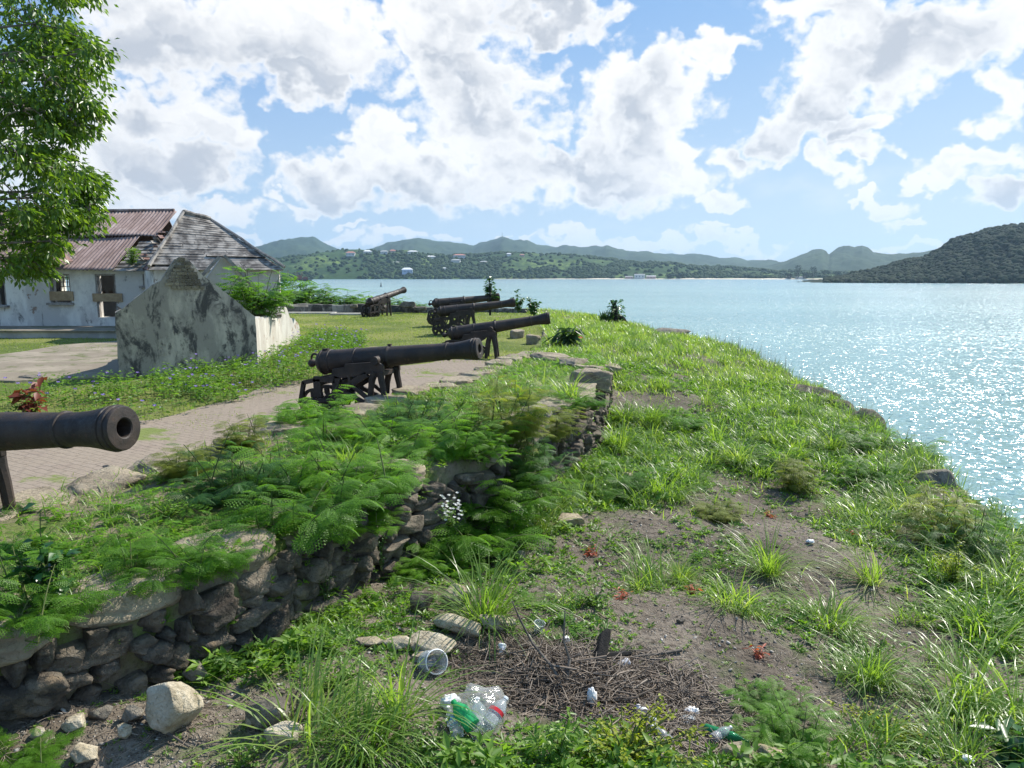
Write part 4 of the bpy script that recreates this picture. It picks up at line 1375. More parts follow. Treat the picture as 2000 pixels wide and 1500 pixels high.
SHEDS = [(1244, 540, 20, 9, 'hw', 'rg', 'two storey white beach building on the sand'), (1224, 543, 15, 4, 'hp', 'rg', 'low grey shed left of the white beach building'), (1266, 542, 18, 5, 'hp', 'rw', 'white roofed low shed right of the white beach building'),
 (1636, 543, 9, 4, 'hw', 'rw', 'white beach hut right of the dark feathery trees'), (1552, 546, 16, 3, 'hw', 'rg', 'low grey beach hut under the dark feathery trees'), (1530, 546, 8, 3, 'hw', 'rw', 'small pale beach hut left of the dark feathery trees')]
for (u, v, wpx, hpx, wm, rm, lab) in SHEDS:
    x, y = H_NEAR.place(np.array([float(u)]), np.array([.004])); x, y = float(x[0]), float(y[0]); z = SEA + 2.2
    D = math.hypot(x, y); w, h = wpx * D / FPX, max(2.6, hpx * D / FPX * .8); dep = 8
    t = thing('beach_shed', lab, 'shed', (x, y, z), math.atan2(-x, y), 'buildings along the beach')
    b = MB(); b.box((0, 0, h / 2 - .5), (w, dep, h + 1)); b.build('wall', M[wm], t)
    rf = MB(); rf.add([(-w / 2 - .5, -dep / 2 - .6, h), (w / 2 + .5, -dep / 2 - .6, h), (w / 2 + .5, 0, h + 1.6), (-w / 2 - .5, 0, h + 1.6), (-w / 2 - .5, dep / 2 + .6, h), (w / 2 + .5, dep / 2 + .6, h)], [(0, 1, 2, 3), (3, 2, 5, 4), (0, 3, 4), (1, 5, 2)])
    rf.build('roof', M[rm], t)
    for k in range(3):
        wd = MB(); wd.box((-w * .3 + w * .3 * k, -dep / 2 - .03, h * .5), (1.5, .1, h * .4)); wd.build('window', M['gl'], t)

# mast on the far peak
x, y = H_FAR.place(np.array([981.5]), np.array([1.0])); zt_ = float(H_FAR.z(np.array([981.5]), np.array([1.0]))[0])
t = thing('radio_mast', 'thin radio mast standing on the highest far peak', 'mast', (float(x[0]), float(y[0]), zt_ - 4))
mb = MB(); mb.tube([(0, 0, 0), (0, 0, 30), (0, 0, 52)], [3.0, 2.0, 1.0], 6); mb.build('lattice', M['frame'], t)
mb = MB(); mb.tube([(0, 0, 24), (0, 0, 30)], [3.6, 3.6], 10); mb.build('dish_drum', M['rw'], t)

# rusty work barge moored under the hill
Db = 1330.0
def sea_at(u, D): 
    a = math.atan2((u - 1000) / FPX, CP); return D * math.sin(a), D * math.cos(a)
x, y = sea_at(585, Db)
M['hull'] = flat('black_hull', (.035, .035, .04)); M['rustred'] = flat('rust_red_gear', (.22, .07, .05)); M['cargo'] = flat('dark_cargo', (.09, .07, .07))
t = thing('barge', 'dark work barge with rust red gear moored below the hill', 'barge', (x, y, SEA), math.atan2(-x, y) * 1.0)
mb = MB(); mb.prism([(-28, 3.2), (-27, -.4), (26, -.4), (29, 3.2)], -5, 5); mb.build('hull', M['hull'], t)
for (cx, w, h, mt, nm) in ((-20, 12, 7, 'cargo', 'deckhouse'), (-6, 11, 5, 'cargo', 'cargo_heap'), (7, 9, 8, 'rustred', 'crane_base'), (17, 9, 5, 'rustred', 'winch')):
    mb = MB()
    mb.prism([(cx - w / 2, 3.2), (cx + w / 2, 3.2), (cx + w * .42, 3.2 + h * .7), (cx + w * .1, 3.2 + h), (cx - w * .38, 3.2 + h * .8)], -3, 3); mb.build(nm, M[mt], t)
for cx, hh in ((-12, 20), (3, 16), (11, 17)):
    mb = MB(); mb.tube([(cx, 0, 3), (cx + 1, 0, hh)], .35, 6); mb.build('derrick', M['rustred'], t)
x, y = sea_at(749, 690)
t = thing('channel_buoy', 'small dark channel buoy out on the water', 'buoy', (x, y, SEA))
mb = MB(); mb.lathe([(-.3, 0), (-.3, .9), (.5, 1.0), (.7, .8), (.7, 0)], 14, 'Z'); mb.build('float', M['hull'], t)
mb = MB(); mb.lathe([(.7, .55), (2.8, .22), (2.9, .5), (3.3, .5), (3.6, 0)], 10, 'Z'); mb.build('tower', M['hull'], t)

# ================================================================== vegetation
UP = np.array([0, 0, 1.0])
def frond(pairs=7, lf=4, fine=True):
    """bipinnate leaf of unit length along +x, lying flat"""
    P, D, L, Wd = [], [], [], []
    for k in range(pairs):
        x = .22 + .74 * k / (pairs - 1)
        pl = .42 * (1 - .45 * abs(x - .55) / .55)
        for s in (-1, 1):
            a = R(62 - 22 * x)
            d = np.array([math.cos(a), s * math.sin(a), -.18])
            b = np.array([x, 0, .06 * math.sin(x * 3)])
            if not fine:
                P.append(b); D.append(d); L.append(pl); Wd.append(pl * .34); continue
            for j in range(lf):
                t = (j + .6) / lf
                for q in (-1, 1):
                    ld = d * .55 + q * np.array([-d[1], d[0], 0]) * .9 + np.array([0, 0, -.1])
                    P.append(b + d * pl * t + np.array([0, 0, -.10 * t * t])); D.append(ld); L.append(pl * .36 * (1.1 - .4 * t)); Wd.append(pl * .16)
    P, D = np.array(P), np.array(D)
    V, F = leaves(P, D, np.tile(UP, (len(P), 1)), np.array(L), np.array(Wd), .02)
    n = len(P)
    i = np.arange(n) * 4
    return V, np.stack([i, i + 1, i + 2, i + 3], 1)
FROND = frond(); FROND_LOW = frond(6, 3, False)

def feathery_proto(name, seed, nb=34, nf=11, fl=.15, low=False, up=.55, spread=1.0, mat='feather'):
    """unit bush: arching branches set with feathery leaves; about one metre across"""
    rg = np.random.default_rng(seed)
    Ms, Ts = [], []
    st = MB()
    for k in range(nb):
        h = rg.uniform(0, 2 * math.pi)
        inc = rg.uniform(.10, 1.45)
        ln = rg.uniform(.22, .60)
        pts = []
        p = np.array([rg.normal() * .17, rg.normal() * .17, 0.0])
        for j in range(7):
            th = inc * (.55 + .75 * j / 6)
            d = np.array([math.sin(th) * math.cos(h) * spread, math.sin(th) * math.sin(h) * spread, math.cos(th) * up * 1.7])
            pts.append(p.copy()); p = p + d * ln / 6
        st.tube([np.array([0, 0, -.06])] + pts, [.008] + list(np.linspace(.007, .003, 7)), 4, cap=False)
        for j in range(nf):
            t = .16 + .84 * j / (nf - 1)
            q = np.array([np.interp(t * 6, range(7), [pp[c] for pp in pts]) for c in range(3)])
            yaw = h + (1 if j % 2 else -1) * rg.uniform(.35, 1.15) * (1 - .6 * (t > .93))
            Ms.append((yaw, rg.uniform(-.25, .50) - .1, rg.uniform(-.45, .45), fl * rg.uniform(.75, 1.25))); Ts.append(q)
    a = np.array(Ms)
    Mx = rotmats(a[:, 0], a[:, 1], a[:, 2]) * a[:, 3][:, None, None]
    tv, tf = FROND_LOW if low else FROND
    V, F = scatter(tv, tf, Mx, np.array(Ts))
    root = thing(name, 'bush', 'bush')
    mesh_np('foliage', V, F, M[mat], root)
    st.build('branches', M['stem'], root, smooth=True)
    return root

def leafy_proto(name, seed, n=420, lw=(.05, .03), mat='hedge', cat='bush', stems=9, shape=(.5, .5, .8), droop=.2):
    """unit bush of plain leaves set round upright stems"""
    rg = np.random.default_rng(seed)
    st = MB(); P, D, Nn, L, Wd = [], [], [], [], []
    for k in range(stems):
        h = rg.uniform(0, 6.3); r = rg.uniform(.1, 1) ** .7
        tip = np.array([math.cos(h) * r * shape[0], math.sin(h) * r * shape[1], shape[2] * rg.uniform(.6, 1.0) * (1 - .35 * r)])
        pts = [tip * np.array([t ** 1.3, t ** 1.3, t]) + rg.normal(size=3) * .012 * (t > 0) for t in np.linspace(0, 1, 6)]
        st.tube(pts, list(np.linspace(.014, .004, 6)), 4, cap=False)
        for j in range(n // stems):
            t = rg.uniform(.2, 1.04)
            q = np.array([np.interp(t * 5, range(6), [pp[c] for pp in pts]) for c in range(3)])
            a = rg.uniform(0, 6.3)
            P.append(q + rg.normal(size=3) * .025); D.append((math.cos(a), math.sin(a), rg.uniform(-.5, .6) - droop)); Nn.append((rg.normal() * .4, rg.normal() * .4, 1))
            L.append(lw[0] * rg.uniform(.6, 1.3)); Wd.append(lw[1] * rg.uniform(.7, 1.2))
    V, F = leaves(np.array(P), np.array(D), np.array(Nn), np.array(L), np.array(Wd))
    root = thing(name, 'bush', cat)
    mesh_np('foliage', V, F, M[mat], root)
    st.build('stems', M['stem'], root, smooth=True)
    return root

def hide_proto(o, used):
    """drop a prototype that only served as a source"""
    for ch in list(o.children):
        bpy.data.objects.remove(ch)
    bpy.data.objects.remove(o)

class Kind:
    """first call moves the source itself, later calls copy it"""
    def __init__(s, protos):
        s.p = protos; s.i = 0; s.used = set()
    def put(s, loc, scale, label, group=None, rz=None, tilt=(0, 0), which=None):
        k = s.i % len(s.p) if which is None else which
        s.i += 1
        rz = rng.uniform(0, 6.3) if rz is None else rz
        src = s.p[k]
        if k not in s.used:
            s.used.add(k)
            src.location = loc; src.rotation_euler = (tilt[0], tilt[1], rz); src.scale = (scale,) * 3 if not hasattr(scale, '__len__') else scale
            src['label'] = label
            if group:
                src['group'] = group
            return src
        return dup(src, loc, rz, scale, label, group, tilt)

# ---- feathery bushes on and below the parapet
FB = Kind([feathery_proto('feathery_bush', 1), feathery_proto('feathery_bush', 2, 22, 12, .20, up=.75), feathery_proto('feathery_bush', 3, 46, 9, .11, up=.6, mat='feather_dark'), feathery_proto('feathery_bush', 4, 28, 11, .16, up=.45, spread=1.15), feathery_proto('feathery_bush', 5, 16, 14, .19, up=.95, spread=.8, mat='feather_olive'), feathery_proto('feathery_bush', 6, 36, 10, .13, up=.5)])
GB = 'feathery leaved bushes on and around the parapet'
FEATHER = [  # pixel of the foot, size across, height factor, label
    (335, 1120, .92, .75, 'feathery bush spilling over the wall edge at lower left, nearest the viewer'),
    (250, 1085, .45, .7, 'small feathery bush on the coping between two pale slabs at left'),
    (470, 975, 1.1, .7, 'broad feathery bush spreading over the parapet top right of the nearest muzzle'),
    (590, 1020, 1.0, .8, 'feathery bush hanging over the wall below the broad one'),
    (370, 930, .75, .6, 'feathery bush at the path edge just right of the nearest muzzle'),
    (640, 960, 1.20, .7, 'feathery bush in the middle of the overgrown parapet top'),
    (700, 870, 1.10, .6, 'feathery bush on the parapet below the second cannon'),
    (610, 830, .85, .65, 'feathery bush growing against the rear wheels of the second cannon'),
    (790, 830, 1.10, .5, 'low feathery bush in front of the legs of the second cannon'),
    (870, 870, 1.15, .7, 'feathery bush at the parapet edge above the gap in the facing'),
    (990, 960, 1.20, .8, 'feathery bush leaning out from the wall foot at the centre right'),
    (930, 1030, .9, .8, 'small feathery bush low on the wall foot at the centre'),
    (860, 1110, .80, .75, 'feathery seedling bush in the shade of the wall foot'),
    (70, 1080, .42, .5, 'low feathery plant on the coping at the left edge under the nearest cannon'),
    (30, 1000, .45, .4, 'dark feathery plant in the shadow below the nearest barrel'),
    (225, 1005, .38, .45, 'little feathery plant on the coping beyond the nearest shadow'),
    (470, 880, .60, .6, 'dark feathery tuft beside the squared coping slabs'),
    (20, 1330, .90, 1.0, 'feathery bush at the wall foot in the left corner'),
    (1110, 905, 1.0, .5, 'brownish feathery bush on the bank just below the far wall face'),
    (1180, 950, 1.1, .5, 'sprawling feathery bush on the bank left of the big arching grass'),
    (1060, 1000, 1.0, .45, 'low feathery bush among rubble at the wall foot'),
    (1490, 905, .75, 1.0, 'upright feathery bush on the open bank beside the arching grass'),
    (1560, 960, .80, .9, 'rounded feathery bush above the bare soil patch'),
    (1700, 950, 1.2, .9, 'tall feathery bush in the thicket left of the cliff notch'),
    (1765, 890, 1.3, .8, 'feathery bush on the cliff edge against the water'),
    (1650, 870, 1.0, .8, 'feathery bush behind the bright long grass on the bank'),
    (1900, 1100, 1.3, 1.0, 'feathery bush in the thicket at the right edge of the photo'),
    (1960, 1060, 1.2, 1.0, 'feathery bush topping the cliff at the right edge'),
    (1820, 1060, 1.0, .9, 'feathery bush right of the yellowish one in the thicket'),
    (1545, 1460, .75, .8, 'dark feathery bush at the bottom between litter and right corner'),
    (1480, 1370, .55, .5, 'small dark feathery bush right of the green bottle'),
    (1330, 830, .9, .6, 'feathery bush on the bank behind the silver arching grass'),
    (1010, 790, .9, .5, 'low feathery bush on the parapet end before the broken blocks'),
    (720, 1010, .75, .7, 'feathery bush on the wall edge over the rough facing'),
    (1400, 1010, .8, .35, 'flat feathery mat beside the biggest arching grass'),
    (0, 1500, .6, .5, 'feathery sprig poking in at the bottom left corner'),
]
for u, v, sz_, hf, lab in FEATHER:
    q = on_ground(u, v)
    g_ = 1.22 if 440 < u < 900 and 810 < v < 1040 else .95
    FB.put((q[0], q[1], q[2] - .03), (sz_ * g_, sz_ * g_, sz_ * hf * (1.45 if g_ > 1 else 1)), lab, GB)

for y_, dx, z_, sz_, hf, lab in ((8.6, .10, -.25, 1.5, .75, 'big dark feathery bush hanging down the wall face at the centre'), (7.9, .25, -.55, 1.2, .8, 'feathery bush at the wall foot at the centre, lower one'), (9.1, .05, .0, 1.3, .8, 'feathery bush on the wall edge behind the covered wall face'),
        (6.6, .0, .15, .85, .6, 'feathery bush draped over the wall edge below the broad one'), (10.4, .05, .1, 1.0, .6, 'feathery bush over the wall edge before the far wall face'), (7.2, .2, -.55, .7, .7, 'small feathery bush in the shade at the wall foot left of the centre')):
    FB.put((float(w_out(y_)) + dx, y_, z_), (sz_, sz_, sz_ * hf), lab, GB)

# ---- long arching grass
def tuft_proto(seed, n=190, spread=.13, L=(.45, 1.05), mat='grass', lean=(1.1, 2.4), w=(.008, .017), a0m=.95, bias=.2, way=0.0):
    global rng
    keep = rng; rng = np.random.default_rng(seed)
    P = np.zeros((n, 3)); r = rng.uniform(0, 1, n) ** .6 * spread; a = rng.uniform(0, 6.3, n)
    P[:, 0], P[:, 1] = r * np.cos(a), r * np.sin(a)
    head = np.where(rng.uniform(0, 1, n) < bias, way + rng.normal(size=n) * .7, a + rng.normal(size=n) * .6)
    a0 = rng.uniform(.02, a0m, n); a1 = a0 + rng.uniform(*lean, n) * rng.uniform(.5, 1, n)
    V, F = blades(P, head, rng.uniform(*L, n), a0, a1, rng.uniform(*w, n), 6)
    rng = keep
    o = mesh_np('grass_tuft', V, F, M[mat])
    return tag(o, 'tuft', 'grass')
def TK(protos):
    return Kind(protos)
GT = TK([tuft_proto(11, 190, .14), tuft_proto(12, 120, .20, (.4, .95), bias=.55, way=1.0, a0m=1.2), tuft_proto(13, 240, .22, (.3, .8), lean=(1.4, 2.8), a0m=1.1), tuft_proto(14, 90, .10, (.5, 1.15), bias=.45, way=3.5, lean=(.7, 2.0)), tuft_proto(15, 160, .26, (.3, .9), bias=.5, way=5.2, a0m=1.3), tuft_proto(16, 140, .15, (.45, 1.0), w=(.010, .021), lean=(1.3, 2.6))])
GG = 'tufts of long arching grass'
TUFTS = [
    (945, 1215, .95, 'tall grass tuft standing against the wall foot above the long pale rock'),
    (600, 1440, 1.0, 'big bright grass tuft in the weeds right of the white boulder'),
    (700, 1460, .85, 'grass tuft at the bottom in front of the bag of bottles, on its left'),
    (780, 1400, .80, 'grass tuft with long leaning blades left of the bag of bottles'),
    (1300, 965, .95, 'big silvery arching grass tuft alone in the middle of the bank'),
    (1215, 880, .90, 'silvery grass tuft on the bank behind the biggest lone tuft'),
    (1265, 830, .85, 'grass tuft on the bank below the broken end of the wall'),
    (1180, 820, .75, 'grass tuft hugging the far end of the wall face'),
    (1440, 900, .85, 'arching grass tuft left of the upright feathery bush'),
    (1400, 870, .75, 'grass tuft behind the one beside the upright feathery bush'),
    (1360, 945, .6, 'smaller grass tuft just right of the lone silvery tuft'),
    (1110, 780, .85, 'grass tuft overhanging the far wall face'),
    (1010, 790, .75, 'grass tuft on the parapet right of the second cannon, nearest the wall edge'),
    (1060, 755, .75, 'grass tuft on the parapet between the coping and the broken end'),
    (960, 770, .75, 'grass tuft on the parapet below the second muzzle'),
    (980, 830, .75, 'grass tuft drooping over the wall where the grey facing shows'),
    (690, 905, .6, 'grass tuft in the middle of the feathery bushes on the parapet'),
    (760, 800, .40, 'short grass tuft in front of the legs of the second cannon'),
    (1500, 1120, .75, 'arching grass tuft on the lower bank, upper of the close pair'),
    (1430, 1185, .80, 'arching grass tuft on the lower bank, lower of the close pair'),
    (1620, 1225, .80, 'arching grass tuft with a pale upright blade, centre right'),
    (1700, 1140, .80, 'arching grass tuft below the thicket, left of the yellowish bush'),
    (1920, 1250, .90, 'silvery arching grass tuft near the right edge, upper one'),
    (1890, 1370, .90, 'arching grass tuft near the right edge, lower one'),
    (1700, 1330, .60, 'dark green grass tuft rising from low weeds at lower right'),
    (1975, 1150, .95, 'tall grass tuft at the right edge before the thicket'),
    (1930, 1085, .85, 'grass tuft on the cliff edge at far right'),
    (1830, 1030, .80, 'grass tuft on the cliff edge below the pale cliff rock'),
    (1745, 1000, .80, 'bright grass tuft in the thicket under the cliff-edge bush'),
    (1680, 1010, .70, 'bright grass tuft left of the thicket'),
    (1625, 885, .75, 'bright upright grass tuft before the bare cliff rocks'),
    (1560, 830, .75, 'grass tuft on the bank left of the dark cliff rock'),
    (1690, 760, .65, 'dark grass tuft on the cliff edge among the rocks'),
    (1650, 745, .6, 'seeding grass tuft at the cliff edge above the dark rock'),
    (1860, 1475, .65, 'grass tuft at the bottom right corner before the broad leaves'),
    (1990, 1420, .8, 'grass tuft at the right edge above the broad leaves'),
    (1330, 1135, .45, 'small grass tuft among low weeds above the twig heap'),
    (1250, 1150, .40, 'tiny grass tuft beside a red leaved plant'),
    (1480, 800, .7, 'grass tuft in the far bank grass, toward the cliff'),
    (1380, 790, .7, 'grass tuft in the far bank grass, toward the wall'),
    (1290, 760, .7, 'grass tuft on the bank right of the broken wall end'),
]
for u, v, sz_, lab in TUFTS:
    q = on_ground(u, v)
    GT.put((q[0], q[1], q[2] - .02), sz_ * lerp(q[1], [4, 9], [.98, 1.12]), lab, GG)

# ---- ground cover of the bank, one mass
def bank_points(n, seed, y0=3.2, y1=20, x0=-3.0, x1=9.5):
    rg = np.random.default_rng(seed)
    # more where it is near
    y = y0 + (y1 - y0) * rg.uniform(0, 1, n) ** 1.7
    x = rg.uniform(x0, x1, n)
    k = (x > w_out(y) + .05) & (x < c_edge(y) + .35) & (np.abs(x) < y * .82 + .8)
    return x[k], y[k], rg
BARE = [(on_ground(u, v)[:2], r, k) for u, v, r, k in ((1440, 945, .55, .22), (1500, 990, .6, .26), (1560, 1030, .6, .28), (1640, 1085, .6, .28), (1690, 1150, .55, .22), (1380, 930, .5, .2), (1700, 1200, .5, .2), (1450, 1260, .4, .2), (1530, 1330, .5, .24), (1400, 1360, .4, .24), (1080, 1060, .35, .2), (1240, 930, .5, .2), (1480, 800, 1.0, .16), (1350, 860, .7, .14), (300, 1440, .5, .25), (120, 1470, .4, .25), (450, 1400, .35, .2), (700, 1230, .4, .25), (1780, 1250, .4, .2), (1640, 1440, .35, .2))]
def bare(x, y):
    """how bare the bank is: trodden soil below the thicket and round the twig heap"""
    b = fbm(x * .55 + 3.1, y * .55, 4, 77)
    s = np.exp(-((x - 3.3 - (y - 8) * -.25) ** 2 / .9 + (y - 8.6) ** 2 / 6.0)) * .22
    s += np.exp(-((x - 2.6) ** 2 / 1.6 + (y - 5.2) ** 2 / .9)) * .16
    s += np.exp(-((x - .65) ** 2 / 1.0 + (y - 5.0) ** 2 / .45)) * .40
    s += np.exp(-((x + 1.7) ** 2 / .8 + (y - 4.2) ** 2 / .25)) * .22
    s += np.exp(-((x + .4) ** 2 / .15 + (y - 5.9) ** 2 / .3)) * .2
    for c_, r_, k_ in BARE:
        s += np.exp(-((x - c_[0]) ** 2 + (y - c_[1]) ** 2) / r_ ** 2) * k_ * .42
    return b + s
def rosette(seed, n=9, up=.5):
    rg = np.random.default_rng(seed)
    a = np.linspace(0, 6.28, n, endpoint=False) + rg.uniform(-.3, .3, n)
    P = np.stack([np.cos(a) * .12, np.sin(a) * .12, rg.uniform(0, .5, n)], 1)
    D = np.stack([np.cos(a), np.sin(a), rg.uniform(-.1, up + .4, n)], 1)
    V, F = leaves(P, D, np.tile(UP, (n, 1)) + rg.normal(size=(n, 3)) * .3, rg.uniform(.55, 1.0, n), rg.uniform(.24, .42, n))
    return V, F
def weed_mass(name, x, y, z, size, mat, seed, parent=None):
    rg = np.random.default_rng(seed)
    k = rg.integers(0, 4, len(x)); parts = []
    for s in range(4):
        m_ = k == s
        if not m_.any():
            continue
        n = m_.sum()
        Mx = rotmats(rg.uniform(0, 6.3, n), rg.normal(size=n) * .25, rg.normal(size=n) * .25) * size[m_][:, None, None]
        tv, tf = rosette(seed * 10 + s, 8 + s)
        parts.append(scatter(tv, tf, Mx, np.stack([x[m_], y[m_], z[m_]], 1)))
    V, F = join(parts)
    return kind(mesh_np(name, V, F, M[mat], parent), 'stuff')
x, y, rg = bank_points(90000, 41)
k = rg.uniform(.36, .70, len(x)) > bare(x, y)
x, y = x[k], y[k]
weed_mass('low_weeds', x, y, bank_z(x, y) - .005, rg.uniform(.025, .075, len(x)) * lerp(y, [3, 12, 20], [1, 1.3, 1.7]), 'weed', 3)
x, y, rg = bank_points(16000, 45)
k = (rg.uniform(.30, .62, len(x)) > bare(x, y)) & (fbm(x * 1.1, y * 1.1, 3, 49) > .47)
x, y = x[k], y[k]
weed_mass('broad_weeds', x, y, bank_z(x, y) + rg.uniform(.0, .10, len(x)), rg.uniform(.06, .14, len(x)), 'bed', 5)
x, y, rg = bank_points(11000, 46)
weed_mass('seedlings', x, y, bank_z(x, y) - .005, rg.uniform(.015, .04, len(x)), 'weed', 6)
x, y, rg = bank_points(26000, 43)
k = rg.uniform(.30, .64, len(x)) > bare(x, y) + .02
x, y = x[k], y[k]
P = np.stack([x, y, bank_z(x, y) - .01], 1)
n = len(P)
V, F = blades(P, rg.uniform(0, 6.3, n), rg.uniform(.06, .26, n), rg.uniform(.1, .8, n), rg.uniform(.9, 2.0, n), rg.uniform(.005, .010, n), 4)
kind(mesh_np('short_grass', V, F, M['grass']), 'stuff')
# fine feathery seedlings through the weeds
x, y, rg = bank_points(9000, 47, 3.2, 16)
k = rg.uniform(.30, .60, len(x)) > bare(x, y)
x, y = x[k], y[k]; n = len(x)
V, F = scatter(FROND_LOW[0], FROND_LOW[1], rotmats(rg.uniform(0, 6.3, n), rg.uniform(-.5, .1, n), rg.uniform(-.3, .3, n)) * rg.uniform(.10, .22, n)[:, None, None], np.stack([x, y, bank_z(x, y) + .02], 1))
kind(mesh_np('feathery_seedlings', V, F, M['feather']), 'stuff')

# ---- dense grass of the far bank and the cliff edge
rg = np.random.default_rng(53)
n = 170000
y = 7 + 39 * rg.uniform(0, 1, n) ** 1.35; x = rg.uniform(-1, 10.5, n)
xe = c_edge(y)
edge = np.exp(-np.maximum(xe - x, 0) / 1.0)
p = np.clip((y - 10.5) / 6, .06, 1) * .85 + edge * .9
p *= np.clip(fbm(x * .7, y * .7, 4, 19) * 3.4 - 1.15, .05, 1)
p *= np.clip(1.9 - bare(x, y) * 2.2, .0, 1) ** lerp(y, [14, 22], [1, .2])
k = (x > w_out(y) + .1 * (y < 16) - 1.3 * (y > 19)) & (x < xe + .45) & (rg.uniform(0, 1, n) < p)
x, y = x[k], y[k]; n = len(x)
cl = fbm(x * 1.5, y * 1.5, 3, 23)
V, F = blades(np.stack([x, y, ground_z(x, y) - .02], 1), rg.uniform(0, 6.3, n), rg.uniform(.14, .36, n) * (.5 + 1.1 * cl), rg.uniform(.05, .6, n), rg.uniform(.5, 1.7, n), rg.uniform(.010, .020, n) * lerp(y, [9, 20, 40], [.8, 1.2, 2.0]), 3)
kind(mesh_np('bank_grass', V, F, M['grass']), 'stuff')
# matted clumps merging into one another
rg = np.random.default_rng(57)
nc = 640
cy = 4.2 + 28 * rg.uniform(0, 1, nc) ** 1.4; cxx = rg.uniform(-.5, 9.5, nc)
k = (cxx > w_out(cy) + .3) & (cxx < c_edge(cy) + .2) & (bare(cxx, cy) < rg.uniform(.42, .76, nc)) & ~((np.hypot((cxx - .65) / 1.3, (cy - 5.0) / .9) < 1) | (cy < 5.5) & (cxx < 1.4))
cxx, cy = cxx[k], cy[k]; nc = len(cxx)
nb_ = 85
x = np.repeat(cxx, nb_) + rg.normal(size=nc * nb_) * .10; y = np.repeat(cy, nb_) + rg.normal(size=nc * nb_) * .10
cs = np.repeat(rg.uniform(.22, .62, nc), nb_); lean = np.repeat(rg.uniform(0, 6.3, nc), nb_)
head = np.where(rg.uniform(0, 1, nc * nb_) < .45, lean + rg.normal(size=nc * nb_) * .6, rg.uniform(0, 6.3, nc * nb_))
V, F = blades(np.stack([x, y, ground_z(x, y) - .02], 1), head, cs * rg.uniform(.5, 1.25, nc * nb_), rg.uniform(.05, .8, nc * nb_), rg.uniform(.9, 2.3, nc * nb_), rg.uniform(.008, .014, nc * nb_) * lerp(y, [6, 12, 30], [.9, 1.2, 2.0]), 4)
kind(mesh_np('matted_grass', V, F, M['grass']), 'stuff')
# thin seed stalks on the skyline
n = 420
y = rg.uniform(9, 36, n); x = c_edge(y) - rg.uniform(-.2, 1.2, n)
V, F = blades(np.stack([x, y, ground_z(x, y)], 1), rg.uniform(0, 6.3, n), rg.uniform(.4, .85, n), rg.uniform(0, .25, n), rg.uniform(.1, .6, n), np.full(n, .006) * lerp(y, [9, 36], [.8, 2]), 3)
kind(mesh_np('seed_stalks', V, F, M['twig']), 'stuff')

# ---- grass on the parapet top and weeds through the joints
rg = np.random.default_rng(59)
n = 26000
y = 4.0 + 30 * rg.uniform(0, 1, n) ** 1.4; f = rg.uniform(0, 1, n)
x = w_in(y) + .25 + (w_out(y) - w_in(y) - .2) * f
k = fbm(x * 1.2, y * 1.2, 4, 29) + .22 * (f - .3) + .08 * (y > 10) > rg.uniform(.38, .56, n)
x, y = x[k], y[k]; n = len(x)
V, F = blades(np.stack([x, y, parapet_z(x, y) - .01], 1), rg.uniform(0, 6.3, n), rg.uniform(.07, .24, n), rg.uniform(.1, .8, n), rg.uniform(.9, 2.0, n), rg.uniform(.006, .012, n) * lerp(y, [4, 30], [.9, 2.2]), 3)
kind(mesh_np('parapet_grass', V, F, M['weed']), 'stuff')
n = 5200
y = 3.6 + 22 * rg.uniform(0, 1, n) ** 1.6; f = rg.uniform(0, 1, n)
x = w_in(y) + .1 + (w_out(y) - w_in(y)) * f
k = fbm(x * 1.1 + 4, y * 1.1, 4, 37) + .15 * (f - .5) > rg.uniform(.42, .62, n)
x, y = x[k], y[k]
weed_mass('parapet_weeds', x, y, parapet_z(x, y) + .01, rg.uniform(.03, .08, len(x)), 'weed', 7)
n = 1500
V, F = scatter(FROND_LOW[0], FROND_LOW[1], rotmats(rg.uniform(0, 6.3, n), rg.uniform(-.4, .2, n), rg.uniform(-.3, .3, n)) * rg.uniform(.12, .24, n)[:, None, None],
    (lambda yy, ff: np.stack([w_in(yy) + .3 + (w_out(yy) - w_in(yy) - .3) * ff, yy, parapet_z(w_in(yy) + .3 + (w_out(yy) - w_in(yy) - .3) * ff, yy) + .03], 1))(5.0 + 14 * rg.uniform(0, 1, n) ** 1.3, rg.uniform(.1, 1, n) ** .8))
kind(mesh_np('feathery_ground_cover', V, F, M['feather']), 'stuff')
# weeds rooted in the wall face
n = 260
y = rg.uniform(3.4, 15, n); z = rg.uniform(-1.0, .2, n)
weed_mass('wall_weeds', w_out(y) + .12, y, z, rg.uniform(.03, .08, n), 'weed', 9)

# ---- lawn
rg = np.random.default_rng(61)
n = 95000
y = 12 + 31 * rg.uniform(0, 1, n) ** 1.1; x = -24 + 26 * rg.uniform(0, 1, n) ** .8
lxx = lerp(y, [-2, 8, 11.8, 12.2, 16.7, 19, 21, 22], [-16, -12, -8.5, -6.3, -5.1, -3.2, -1.6, 5])
ok = (x < w_in(y) + .3) & ((x < lxx) | (y > 20)) & ~((x > -10.4) & (x < -6.4) & (y > 17.4) & (y < 24.5) & (x < -6.4 - (y - 19) * .18))
pc = np.array(pad).mean(0)
ok &= ((x - pc[0]) ** 2 / 30 + (y - pc[1]) ** 2 / 7 > 1)
ok &= fbm(x * .9, y * .9, 4, 71) > rg.uniform(.25, .5, n)
x, y = x[ok], y[ok]; n = len(x)
V, F = blades(np.stack([x, y, terrace_z(x, y) - .005], 1), rg.uniform(0, 6.3, n), rg.uniform(.03, .085, n) * (.6 + fbm(x * .5, y * .5, 3, 73)), rg.uniform(.1, .7, n), rg.uniform(.5, 1.6, n), rg.uniform(.008, .016, n) * lerp(y, [12, 40], [1, 2.2]), 2)
kind(mesh_np('lawn', V, F, M['lawn']), 'stuff')
